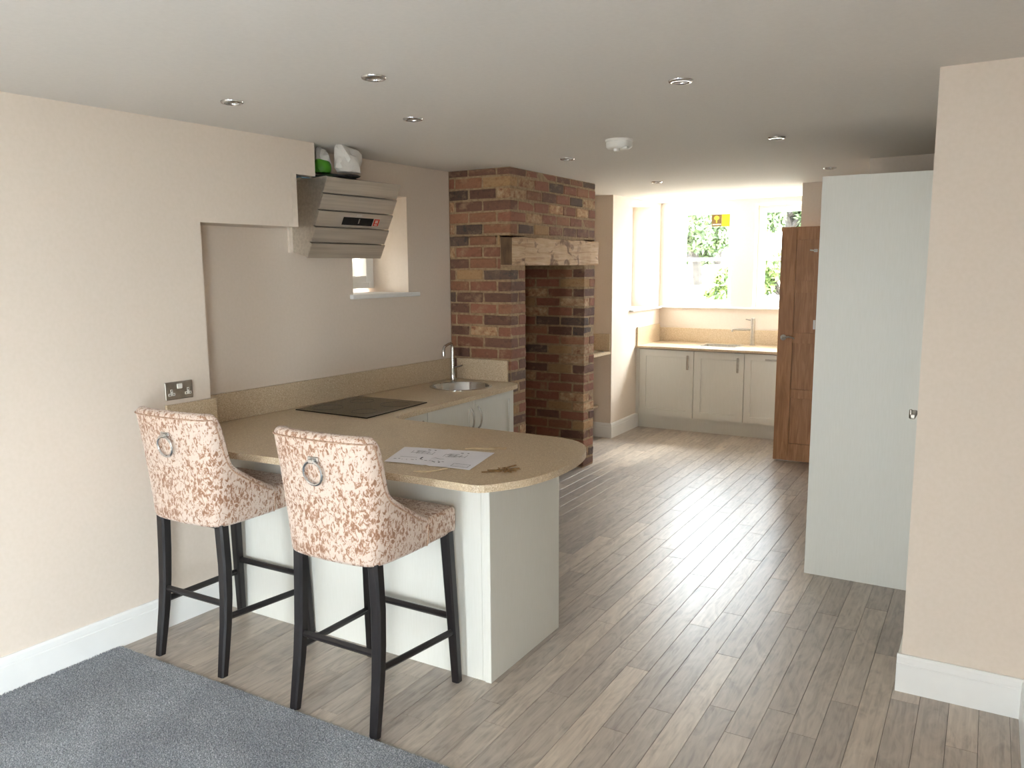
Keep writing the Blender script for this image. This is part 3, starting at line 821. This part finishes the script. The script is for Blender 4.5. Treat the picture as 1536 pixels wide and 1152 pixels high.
# ------------------------------------------------------------------ hood
def hood():
    s0, s1 = 3.295, 3.912
    zb, zt, nb, nt = 1.787, 2.239, -3.571, -3.39
    root = empty('cooker_hood'); root.rotation_euler = (0, 0, WROT)
    setp(root, 'angled stainless steel cooker hood with five slats and black display', 'cooker hood')
    def q(t): return nb+(nt-nb)*t, zb+(zt-zb)*t
    # body: trapezoid side, back on the wall
    mb = MB(); g = .012
    prof = [(BK+.016, zb+.035), (nb-.004, zb+.006), (nt-.010, zt-.004), (BK+.016, zt-.02)]
    mb.loft([[(n, s, z) for n, z in prof] for s in (s0+.008, s1-.008)])
    mb.build('body', M['steel'], root)
    B(BK+.001, BK+.016, s0-.016, s1-.03, zb+.03, zt-.03).build('mounting_board', M['plaster'], root)
    dn = Vector((zt-zb, 0, -(nt-nb))).normalized()
    for i in range(5):
        t0, t1 = i*.2+.006, (i+1)*.2-.008
        # lapped like louvres: the top edge of each slat stands a little proud
        m = MB(); rings = []
        for s in (s0, s0+.004, s1-.004, s1):
            k = .002 if s in (s0, s1) else 0
            a = Vector((q(t0)[0], s, q(t0)[1])); b = Vector((q(t1)[0], s, q(t1)[1]))
            rings.append([a+dn*.002, a+dn*(.012-k), b+dn*(.020-k), b+dn*.002])
        m.loft(rings); sl = m.build('slat', M['steel'], root)
        if i == 2:
            def onp(t, s, d):
                n_, z_ = q(t); return Vector((n_, s, z_)) + dn*(.012+.008*(t-t0)/(t1-t0)+d)
            m = MB(); m.loft([[onp(ta, s, d) for ta, d in ((.435, .0002), (.435, .0016), (.535, .0016), (.535, .0002))] for s in (3.495, 3.748)]); m.build('display', M['black'], sl)
            m = MB(); m.loft([[onp(ta, s, d) for ta, d in ((.44, .0002), (.44, .0014), (.530, .0014), (.530, .0002))] for s in (3.757, 3.803)]); m.build('energy_sticker', M['redlabel'], sl)
            m = MB()
            for a0, a1, c0, c1 in ((.45, .462, 3.768, 3.792), (.475, .52, 3.770, 3.776), (.475, .52, 3.784, 3.790), (.492, .502, 3.776, 3.784)):
                m.loft([[onp(ta, s, d) for ta, d in ((a0, .0014), (a0, .0019), (a1, .0019), (a1, .0014))] for s in (c0, c1)])
            m.build('sticker_print', M['plastic'], sl)
            m = MB()
            for k in range(4):
                c0 = 3.60+k*.011
                m.loft([[onp(ta, s, d) for ta, d in ((.552, .0002), (.552, .0006), (.572, .0006), (.572, .0002))] for s in (c0, c0+.007)])
            m.build('maker_mark', M['plastic'], sl)
            m = MB(); m.loft([[onp(ta, s, d) for ta, d in ((.46, .0016), (.46, .0019), (.52, .0019), (.52, .0016))] for s in (3.624, 3.634)]); m.build('display_mark', M['satin'], sl)
hood()

# things stuffed on top of the hood (hood top lies about z=2.235 in front, 2.22 behind)
def crumple(name, m, c, size, label, cat, seed, pts=(), sub=3, parent=None, amp=.3, group=None):
    rnd = random.Random(seed); from mathutils import noise
    mb = MB(); g = bmesh.ops.create_icosphere(mb.bm, subdivisions=sub, radius=1)
    off = Vector((rnd.uniform(0, 50), rnd.uniform(0, 50), rnd.uniform(0, 50)))
    for v in mb.bm.verts:
        d = v.co.copy()
        k = 1 + amp*noise.noise(d*1.6+off) + amp*.6*abs(noise.noise(d*4+off)) + amp*.25*noise.noise(d*9+off)
        for pd, pk, pw in pts:
            a = max(0, d.dot(Vector(pd).normalized())); k += pk*a**pw
        z = max(-.55, d.z*k)
        v.co = Vector((d.x*k*size[0], d.y*k*size[1], (z+.55)*size[2]))
    return mb.build(name, m, parent, smooth=True, ang=28, loc=c, label=label, cat=cat, group=group)
def W3(n, s_, z): x, y = wp(n, s_); return (x, y, z)
bg_ = crumple('plastic_bag', M['film'], W3(-3.555, 3.43, 2.268), (.052, .055, .088), 'white and green plastic packet wedged on top of the hood', 'bag', 4, [((.2, -.3, 1), .25, 6)])
g_ = crumple('green_wrap', M['green'], (.012, -.012, .0), (.054, .056, .056), None, None, 9, parent=bg_, amp=.12)
crumple('plastic_bag', M['film'], W3(-3.40, 3.48, 2.268), (.058, .075, .082), 'crumpled translucent white plastic bag on top of the hood', 'bag', 21, [((-.35, -.5, 1), .55, 8), ((.5, .8, .5), .4, 6)])
crumple('black_cloth', M['blackplastic'], W3(-3.49, 3.47, 2.236), (.13, .12, .0165), 'black rag bundled beneath the bags on the hood', 'cloth', 5)
mb = MB(); mb.loft([[(n, s, z), (n, s+.06, z+.003), (n, s+.06, z+.005), (n, s, z+.002)] for n, s, z in ((-3.62, 3.20, 2.2225), (-3.54, 3.19, 2.228), (-3.48, 3.18, 2.2245), (-3.455, 3.17, 2.221), (-3.435, 3.165, 2.213))])
mb.build('blue_sheet', M['bluefilm'], label='thin blue plastic sheet poking out on top of the hood', cat='sheet', rz=WROT)

# ------------------------------------------------------------------ double socket
def socket():
    r = empty('double_socket'); r.rotation_euler = (0, 0, WROT); r.location = W3(F, 2.353, 1.149)
    setp(r, 'double wall socket with satin steel plate above the short upstand', 'socket')
    mb = B(.0005, .009, -.074, .074, -.043, .043, bev=.002); mb.build('plate', M['satin'], r)
    def T(y, z):
        m = B(.008, .0105, y-.006, y+.006, z-.006, z+.018, bev=.0008); m.box(.008, .0105, y-.018, y+.018, z-.014, z-.001, bev=.0008)
        o = m.build('socket_insert', M['plastic'], r)
        m = B(.0104, .0108, y-.002, y+.002, z+.008, z+.015); m.box(.0104, .0108, y-.013, y-.008, z-.010, z-.005); m.box(.0104, .0108, y+.008, y+.013, z-.010, z-.005)
        m.build('pin_holes', M['dark'], o)
    T(-.042, -.010); T(.047, -.010)
    B(.008, .013, -.012, .016, .008, .032, bev=.002).build('rocker_switch', M['plastic'], r)
socket()

# ------------------------------------------------------------------ ceiling fittings
spots = [((348, 153), 'chrome downlight nearest the left wall above the first bar stool'), ((561, 119), 'chrome downlight above the second bar stool nearest the camera'),
         ((619, 179.5), 'chrome downlight above the peninsula in front of the cooker hood'), ((851, 239), 'chrome downlight just in front of the brick chimney breast'),
         ((985, 273.5), 'small chrome downlight nearest the far left window'), ((1021, 127), 'bright-rimmed downlight between the stools and the near right wall'),
         ((1165, 210.5), 'bright-rimmed downlight halfway down the kitchen right of the alarm'), ((1245, 255), 'small chrome downlight above the tall cabinet by the oak door')]
sxy = [(-2.804, 2.463), (-2.031, 2.456), (-2.415, 3.197), (-2.44, 4.881), (-2.468, 6.603), (-1.088, 3.152), (-1.091, 4.799), (-1.081, 6.481)]
proto = None
def downlight(i):
    global proto
    if proto is None:
        r = empty('downlight')
        m = MB(); m.lathe([(.031, -.0005), (.0305, -.006), (.034, -.010), (.043, -.0085), (.047, -.004), (.0475, -.0002)], n=36); m.build('rim', M['chrome'], r, smooth=True, ang=60)
        m = MB(); m.lathe([(.031, -.0015), (.024, -.0025), (.012, -.0045), (.001, -.005)], n=28); m.build('lamp', M['satin'], r, smooth=True)
        proto = r
    else:
        r = proto.copy(); COL.objects.link(r)
        for c in list(proto.children):
            d = c.copy(); COL.objects.link(d); d.parent = r
    r.location = (sxy[i][0], sxy[i][1], cz(sxy[i][0]))
    setp(r, spots[i][1], 'downlight', 'ceiling downlights')
for i in range(8): downlight(i)
r = empty('smoke_alarm', (-1.852, 4.354, cz(-1.852))); setp(r, 'round white smoke alarm on the kitchen ceiling', 'smoke alarm')
mb = MB(); mb.lathe([(.001, -.052), (.050, -.052), (.064, -.049), (.072, -.042), (.074, -.014), (.078, -.012), (.078, -.0003)], n=40); mb.build('housing', M['plastic'], r, smooth=True, ang=50)
mb = MB(); mb.lathe([(.001, -.068), (.014, -.068), (.018, -.064), (.018, -.050)], (-.002, -.03, 0), 18); mb.build('sensor_cage', M['plastic'], r, smooth=True)
mb = B(.03, .066, -.045, -.01, -.058, -.045, bev=.004); mb.build('test_button', M['plastic'], r)

# ------------------------------------------------------------------ bar stools
def lerp_path(pts, n):
    pts = [Vector(p) for p in pts]; ds = [0]
    for i in range(1, len(pts)): ds.append(ds[-1]+(pts[i]-pts[i-1]).length)
    out = []
    for k in range(n):
        t = ds[-1]*k/(n-1); i = 0
        while i < len(ds)-2 and ds[i+1] < t: i += 1
        u = (t-ds[i])/(ds[i+1]-ds[i]); out.append(pts[i].lerp(pts[i+1], u))
    return out
def stool(x, y, rz, label):
    root = empty('bar_stool', (x, y, 0), rz); setp(root, label, 'bar stool', 'velvet bar stools at the peninsula')
    ZB = .650
    half = open_smooth([Vector(p) for p in [(.236, .305), (.234, .20), (.228, .10), (.218, .045), (.190, .010), (.12, -.006), (.0, -.012)]], 2)
    path = half + [Vector((-p.x, p.y)) for p in reversed(half[:-1])]
    path = lerp_path([Vector((p.x, p.y, 0)) for p in path], 201)
    def ztop(p):
        yy = p.y
        keys = [(-.02, 1.142), (.055, 1.140), (.072, 1.118), (.080, 1.04), (.088, .965), (.100, .925), (.125, .893), (.17, .857), (.22, .822), (.27, .790), (.31, .772)]
        for i in range(len(keys)-1):
            if yy <= keys[i+1][0]:
                u = max(0, (yy-keys[i][0])/(keys[i+1][0]-keys[i][0])); return keys[i][1]*(1-u)+keys[i+1][1]*u
        return keys[-1][1]
    def lean(v):
        h = max(0, (v.z-ZB)/.48)
        kb = 1 if v.y < .10 else max(0, 1-(v.y-.10)/.14)
        return Vector((v.x*(1+.115*h), v.y - .036*h*h*kb - .012*h*kb, v.z))
    zt = [ztop(p) for p in path]
    for _ in range(2): zt = [zt[0]] + [(zt[i-1]+zt[i]*2+zt[i+1])/4 for i in range(1, len(zt)-1)] + [zt[-1]]
    TH = .062
    rings = []; pipe = []; nrm = []
    m = len(path)
    for i, p in enumerate(path):
        t = (path[min(i+1, m-1)]-path[max(i-1, 0)]).normalized()
        n = Vector((t.y, -t.x, 0))
        if n.dot(p-Vector((0, .2, 0))) < 0: n = -n
        z = zt[i]; sec = []
        rb = .014
        sec.append(p-n*.02 + Vector((0, 0, ZB)))
        sec.append(p-n*.004 + Vector((0, 0, ZB+.002)))
        for k in range(1, 9): sec.append(p + n*(.003*math.sin(PI*k/9)) + Vector((0, 0, ZB+rb+(z-.034-ZB-rb)*(k-1)/7)))
        r_ = TH/2
        for k in range(1, 8):
            a = PI*k/8; sec.append(p - n*(r_-r_*math.cos(a)) + Vector((0, 0, z-.028+.028*math.sin(a))))
        for k in range(6): sec.append(p - n*TH + Vector((0, 0, z-.03-(z-.03-ZB-.03)*k/5)))
        rings.append([lean(v) for v in sec])
        nrm.append(n)
    mb = MB(); mb.loft(rings, closed=False, cap=False)
    # closing the wing fronts
    mb.bm.verts.ensure_lookup_table(); nn = len(rings[0])
    mb.bm.faces.new([mb.bm.verts[i] for i in range(nn)]); mb.bm.faces.new([mb.bm.verts[(m-1)*nn+i] for i in reversed(range(nn))])
    back = mb.build('backrest', M['velvet'], root, smooth=True, ang=60)
    # piping runs on the outside, inset from the rim measured along the cloth
    arc = [0]
    for i in range(1, m): arc.append(arc[-1]+(path[i]-path[i-1]).length)
    def at(sv):
        sv = min(max(sv, 0), arc[-1]); i = 0
        while i < m-2 and arc[i+1] < sv: i += 1
        u = (sv-arc[i])/(arc[i+1]-arc[i]); return path[i].lerp(path[i+1], u) + nrm[i].lerp(nrm[i+1], u)*.002
    for i in range(1, m-1):
        tx, tz = arc[i+1]-arc[i-1], zt[i+1]-zt[i-1]; ll = math.hypot(tx, tz)
        sv, zv = arc[i] + .024*tz/ll, zt[i] - .024*tx/ll
        if pipe and (sv-pipe[-1][0])**2+(zv-pipe[-1][1])**2 < 1.5e-5: continue
        pipe.append((sv, zv))
    for _ in range(2): pipe = [pipe[0]] + [tuple((pipe[i-1][k]+2*pipe[i][k]+pipe[i+1][k])/4 for k in (0, 1)) for i in range(1, len(pipe)-1)] + [pipe[-1]]
    pipe = [lean(at(a_)+Vector((0, 0, b2))) for a_, b2 in pipe]
    mb = MB(); mb.tube(pipe, .0035, 6); mb.build('piping', M['pipe'], back, smooth=True)
    for e in (0, -1):
        pr = [rings[e][k] + Vector((0, .001, 0)) for k in range(1, 10)]
        mb = MB(); mb.tube(pr, .003, 6); mb.build('seam', M['pipe'], back, smooth=True)
    # seat cushion
    mb = MB(); mb.box(-.185, .185, .045, .32, ZB+.002, .752, bev=.012, seg=2)
    s_ = MB()
    s_.box(-.232, .232, .309, .518, ZB-.003, .758, bev=.02, seg=3); s_.box(-.19, .19, .05, .32, ZB+.002, .757, bev=.012, seg=2)
    mb.bm.free()
    s_.build('seat', M['velvet'], root, smooth=True, ang=50)
    B(-.19, .19, .02, .32, ZB-.004, ZB+.012).build('seat_base', M['dark'], root)
    # legs: chamfered square section following a bent line
    def leg(pts, w):
        rings = []
        for (px, py, pz), q in zip(pts, w):
            h = q/2; c = h*.35
            rings.append([(px+a, py+b, pz) for a, b in ((h, -h+c), (h, h-c), (h-c, h), (-h+c, h), (-h, h-c), (-h, -h+c), (-h+c, -h), (h-c, -h))])
        k = MB(); k.loft(rings); k.build('leg', M['legwood'], root)
    for e in (-1, 1):
        leg([(e*.203, 0, 0), (e*.201, .016, .10), (e*.199, .034, .22), (e*.197, .046, .34), (e*.194, .052, .48), (e*.186, .052, .66)], [.036, .040, .043, .045, .047, .048])
        leg([(e*.232, .497, 0), (e*.226, .488, .22), (e*.218, .478, .45), (e*.210, .470, .66)], [.036, .041, .044, .046])
    def bar(p0, p1, w=.022, h=.028):
        p0, p1 = Vector(p0), Vector(p1); d = (p1-p0).normalized(); sdir = d.cross(Vector((0, 0, 1))).normalized()
        c = .3
        rings = [[q + sdir*(a*w/2) + Vector((0, 0, b*h/2)) for a, b in ((1, -c), (1, c), (c, 1), (-c, 1), (-1, c), (-1, -c), (-c, -1), (c, -1))] for q in (p0, p1)]
        k = MB(); k.loft(rings); k.build('stretcher', M['legwood'], root)
    bar((-.198, .042, .305), (.198, .042, .305)); bar((-.222, .484, .29), (.222, .484, .29))
    for e in (-1, 1): bar((e*.199, .036, .248), (e*.227, .488, .226))
    # chrome knocker on the back
    def back_y(z):
        return lean(Vector((0, -.013, z))).y - .004
    kn = empty('ring_knocker', (0, 0, 0)); kn.parent = root
    zk = 1.045
    mb = B(-.026, .026, back_y(zk)-.005, back_y(zk)+.004, zk-.008, zk+.010, bev=.003)
    mb.box(-.014, .014, back_y(zk)-.016, back_y(zk), zk-.014, zk+.004, bev=.004)
    mb.build('mount', M['chrome'], kn)
    R0 = .044; cz = zk-.012-R0+.006
    mb = MB(); mb.tube([(R0*math.sin(2*PI*k/36), back_y(cz-R0)-.012 + (math.cos(2*PI*k/36)*.5+.5)*0.0 - .0*k, cz+R0*math.cos(2*PI*k/36)) for k in range(36)], .0058, 10, cyc=True)
    for v in mb.bm.verts: v.co.y += (back_y(v.co.z)-back_y(cz-R0))*.9
    mb.build('ring', M['chrome'], kn, smooth=True)
    return root
stool(-2.930, 2.178, .012, 'left velvet bar stool, nearer the wall, pushed in by the socket')
stool(-2.064, 2.146, 0.0, 'right velvet bar stool, nearer the camera, at the middle of the peninsula')

# ------------------------------------------------------------------ small things on the peninsula
ZT = WT1
def paper():
    c = [Vector((x*KW, y*KW, ZT+.0008)) for x, y in ((-2.246, 2.709), (-1.834, 2.762), (-1.902, 3.076), (-2.34, 2.976))]
    def P(u, v, h=0):
        a = c[0].lerp(c[1], u); b = c[3].lerp(c[2], u); p = a.lerp(b, v)
        p.z += h + .0035*abs(math.sin(u*PI*2))*.5 + (.004 if .48 < u < .52 else 0) + .002*v
        return p
    mb = MB(); n = 24
    rows = [[mb.bm.verts.new(P(i/n, j/12)) for i in range(n+1)] for j in range(13)]
    rows2 = [[mb.bm.verts.new(P(i/n, j/12, .0006)) for i in range(n+1)] for j in range(13)]
    for j in range(12):
        for i in range(n):
            mb.bm.faces.new((rows[j][i], rows[j+1][i], rows[j+1][i+1], rows[j][i+1])); mb.bm.faces.new((rows2[j][i], rows2[j][i+1], rows2[j+1][i+1], rows2[j+1][i]))
    for i in range(n):
        for j, f in ((0, 0), (12, 1)): mb.bm.faces.new((rows[j][i], rows[j][i+1], rows2[j][i+1], rows2[j][i]))
    for j in range(12):
        for i in (0, n): mb.bm.faces.new((rows[j][i], rows[j+1][i], rows2[j+1][i], rows2[j][i]))
    r = mb.build('printed_plan', M['paper'], label='white printed drawing sheet lying flat on the peninsula worktop', cat='paper', smooth=True)
    ink = MB(); rnd = random.Random(2)
    def mark(u0, v0, u1, v1):
        m_ = max(1, int(abs(u1-u0)*24)); 
        for k in range(m_):
            a = u0+(u1-u0)*k/m_; b = u0+(u1-u0)*(k+1)/m_
            ink.bm.faces.new([ink.bm.verts.new(P(x, y, .0011)) for x, y in ((a, v0), (b, v0), (b, v1), (a, v1))])
    for cu, cv in ((.28, .72), (.66, .66)):           # two small drawings with captions
        for k in range(6):
            y = cv-.10+k*.035
            a = cu-.12+rnd.uniform(0, .06); mark(a, y, a+rnd.uniform(.08, .2), y+.010)
        for k in range(5):
            x = cu-.12+k*.06; mark(x, cv-.10, x+.004, cv+.06)
        mark(cu+.02, cv+.14, cu+.05, cv+.17); mark(cu+.09, cv+.15, cu+.11, cv+.18)
    for k in range(12):
        x = .06+k*.05; y = .22+rnd.uniform(-.06, .06); mark(x, y, x+rnd.uniform(.01, .035), y+.018)
    mark(.10, .36, .30, .37); mark(.34, .30, .36, .42); mark(.45, .40, .60, .41); mark(.52, .20, .54, .25); mark(.58, .20, .60, .25)
    for u0, v0, u1, v1 in ((.76, .08, .95, .09), (.76, .22, .95, .23), (.76, .08, .764, .23), (.946, .08, .95, .23), (.76, .15, .95, .155)): mark(u0, v0, u1, v1)
    ink.build('print', M['ink'], r, kind='stuff')
paper()
def keys():
    r = empty('key_bunch', (-1.705*KW, 2.815*KW, ZT)); setp(r, 'small bunch of old brass keys lying on the peninsula end', 'keys')
    mb = MB(); mb.tube([(.016*math.cos(2*PI*k/20), .016*math.sin(2*PI*k/20), .012+.003*math.sin(4*PI*k/20)) for k in range(20)], .0014, 6, cyc=True); mb.build('key_ring', M['brass'], r, smooth=True)
    for i, (a, l, z) in enumerate(((4.05, .088, .002), (3.75, .06, .006), (.95, .085, .002), (.68, .072, .007), (.35, .06, .004), (-.15, .05, .006), (1.25, .075, .010), (5.5, .05, .009))):
        k = MB()
        k.lathe([(.004, -.0012), (.0115, -.0012), (.0115, .0012), (.004, .0012), (.004, -.0012)], (.014, 0, 0), 14)
        k.box(.024, l, -.0042, .0042, -.0014, .0014)
        for t in range(4): k.box(l-.028+t*.007, l-.024+t*.007, .002, .0065, -.001, .001)
        mt = Matrix.Translation((0, 0, z)) @ Matrix.Rotation(a, 4, 'Z') @ Matrix.Rotation(.04*(i % 3-1), 4, 'Y')
        o = k.build('key', M['brass'], r); o.matrix_local = mt
keys()
def scrap(pts, wdt, label, seed):
    rnd = random.Random(seed); mb = MB(); rings = []
    pts = lerp_path([(p[0]*KW, p[1]*KW, 0) for p in pts], 26)
    for i, p in enumerate(pts):
        t = (pts[min(i+1, 25)]-pts[max(i-1, 0)]).normalized(); n = Vector((-t.y, t.x, 0))
        if i % 3 == 0: tw, th = rnd.uniform(.35, 1.1), rnd.uniform(0, .007)
        if i == 0: cw, ch = tw*.3, th*.3
        cw += (tw-cw)*.45; ch += (th-ch)*.4
        wv = wdt*cw*(.35 if i in (0, 25) else 1); h = ZT+.0006+ch
        h2 = ZT+.0006+ch*.3
        a = p+n*wv/2; b = p-n*wv/2
        rings.append([Vector((a.x, a.y, h)), Vector((p.x, p.y, max(h, h2)+.0015)), Vector((b.x, b.y, h2)), Vector((b.x, b.y, h2+.0008)), Vector((p.x, p.y, max(h, h2)+.0023)), Vector((a.x, a.y, h+.0008))])
    mb.loft(rings); mb.build('paper_scrap', M['scrap'], label=label, cat='scrap', smooth=True, ang=40)
scrap([(-2.07, 3.085), (-2.03, 3.12), (-1.985, 3.12), (-1.94, 3.165), (-1.90, 3.18)], .045, 'torn beige paper strip behind the printed sheet on the peninsula', 3)
scrap([(-2.02, 2.625), (-1.97, 2.635), (-1.945, 2.68), (-1.925, 2.735)], .012, 'thin torn paper sliver at the front edge of the printed sheet', 5)

# ------------------------------------------------------------------ window stickers
def stickers():
    y = 8.985+.018-.0012
    o = B(-2.715, -2.603, y-.0006, y, 2.158, 2.288).build('window_sticker', mat('sticker_brown', (112, 84, 34), (104, 78, 30), .5), label='brown sticker with pale emblem on the far window pane', cat='sticker', group='stickers on the far window')
    mb = MB(); em = mat('sticker_gold', (226, 186, 60), (216, 176, 50), .5)
    mb.loft([[(-2.66+.030*math.cos(2*PI*k/20), yy, 2.250+.024*math.sin(2*PI*k/20)) for k in range(20)] for yy in (y-.0006, y-.0010)])
    mb.box(-2.667, -2.653, y-.0010, y-.0006, 2.196, 2.23);
    mb.build('emblem', em, o)
    mb = MB()
    for k in range(6): mb.box(-2.703+k*.016, -2.692+k*.016, y-.0010, y-.0006, 2.174, 2.185)
    mb.build('print', M['paper'], o, kind='stuff')
    o = B(-2.602, -2.490, y-.0006, y, 2.158, 2.288).build('window_sticker', mat('sticker_yellow', (250, 200, 10), (246, 194, 6), .5), label='bright yellow sticker on the far window pane', cat='sticker', group='stickers on the far window')
    mb = MB()
    for k in range(8):
        zz = 2.274-k*.0135; mb.box(-2.592, -2.592+.05+.035*((k*7) % 3)/2, y-.0009, y-.0006, zz-.002, zz+.002)
    mb.build('print', mat('sticker_ink', (190, 140, 10), (180, 130, 8), .6), o, kind='stuff')
stickers()

# ------------------------------------------------------------------ garden beyond the windows
mb = MB()
prof = [(9.13, -.2), (10.2, -.15), (11.0, .25), (12.6, 1.25), (16, 1.7), (30, 2.4)]
mb.loft([[(x, y, z) for y, z in prof] + [(x, 30, -1), (x, 9.13, -1)] for x in (-22, 14)])
mb.box(1.01, 14, 3.0, 9.13, -.4, -.16)
mb.build('garden_bank', M['ground'], kind='structure')
B(-15, 12, -16, -2.55, -.35, -.16).build('terrace', M['paving'], kind='structure')
B(1.01, 12, -2.55, 3.0, -.35, -.16).build('terrace', M['paving'], kind='structure')
B(-5.35, -5.05, 1.5, 7.3, -.2, 3.6).build('added_shade_wall', mat('old_stone', (112, 102, 88), (84, 76, 66), .95, scale=6, bmp=.5, bdist=.02), kind='structure')  # unseen wall, added to cut the daylight reaching the small recess window
def tree(x, y, z, h, cr, n, label, seed, shrub=False, lean_=(0, 0)):
    rnd = random.Random(seed)
    r = empty('shrub' if shrub else 'tree', (x, y, z)); setp(r, label, 'shrub' if shrub else 'tree', 'garden planting behind the far windows')
    tk = MB(); lobes = []
    if not shrub:
        tip = Vector((lean_[0], lean_[1], h*.62))
        tk.tube([(0, 0, -.2), (tip.x*.2, tip.y*.2, h*.2), (tip.x*.6, tip.y*.6, h*.42), tip], [.13, .11, .085, .05], 8)
        for k in range(9):
            a = rnd.uniform(0, 2*PI); st = tip*(rnd.uniform(.45, 1)); d = Vector((math.cos(a), math.sin(a), rnd.uniform(.1, .9)))*cr*rnd.uniform(.6, 1.0)
            tk.tube([st, st+d*.5+Vector((0, 0, .1)), st+d], [.05, .035, .012], 6); lobes.append((st+d, cr*rnd.uniform(.35, .55)))
    else:
        for k in range(7):
            a = rnd.uniform(0, 2*PI); d = Vector((math.cos(a)*cr*.7, math.sin(a)*cr*.7, h*rnd.uniform(.3, .8)))
            tk.tube([(0, 0, -.05), d*.5, d], [.025, .018, .008], 5); lobes.append((d, cr*rnd.uniform(.4, .6)))
    tk.build('stem' if shrub else 'trunk', M['bark'], r, smooth=True)
    V, Fc = [], []
    for i in range(n):
        c, q = lobes[i % len(lobes)]
        v = Vector((rnd.gauss(0, 1), rnd.gauss(0, 1), rnd.gauss(0, 1))).normalized()*q*rnd.uniform(.3, 1)
        p = c+v; u = Vector((rnd.gauss(0, 1), rnd.gauss(0, 1), rnd.gauss(0, 1))).normalized(); w_ = u.orthogonal().normalized(); s_ = rnd.uniform(.03, .06)
        b = len(V); V += [p-u*s_*1.4, p+w_*s_*.6, p+u*s_*1.4, p-w_*s_*.6]; Fc.append((b, b+1, b+2, b+3))
    me = bpy.data.meshes.new('foliage'); me.from_pydata(V, [], Fc); me.materials.append(M['leaf2' if shrub else 'leaf'])
    o = bpy.data.objects.new('foliage', me); COL.objects.link(o); o.parent = r; o['kind'] = 'stuff'
tree(-4.4, 13.8, 1.38, 1.35, .6, 9000, 'dark-trunked small tree seen in the left part of the far left window', 1, lean_=(-.15, .1))
tree(-5.1, 17.2, 1.70, 1.75, .85, 9000, 'broad leafy tree seen behind the stickers in the far left window', 2, lean_=(.2, 0))
tree(-3.2, 15.9, 1.65, 1.7, .75, 8000, 'leafy tree seen in the window beside the oak door', 3, lean_=(-.2, .1))
tree(-3.6, 12.2, 1.0, .7, .40, 2600, 'low bright green shrub at the foot of the far left window view', 4, shrub=True)
tree(-2.75, 12.9, 1.27, .6, .4, 1600, 'sparse grey-green shrub seen behind the second far window', 5, shrub=True)
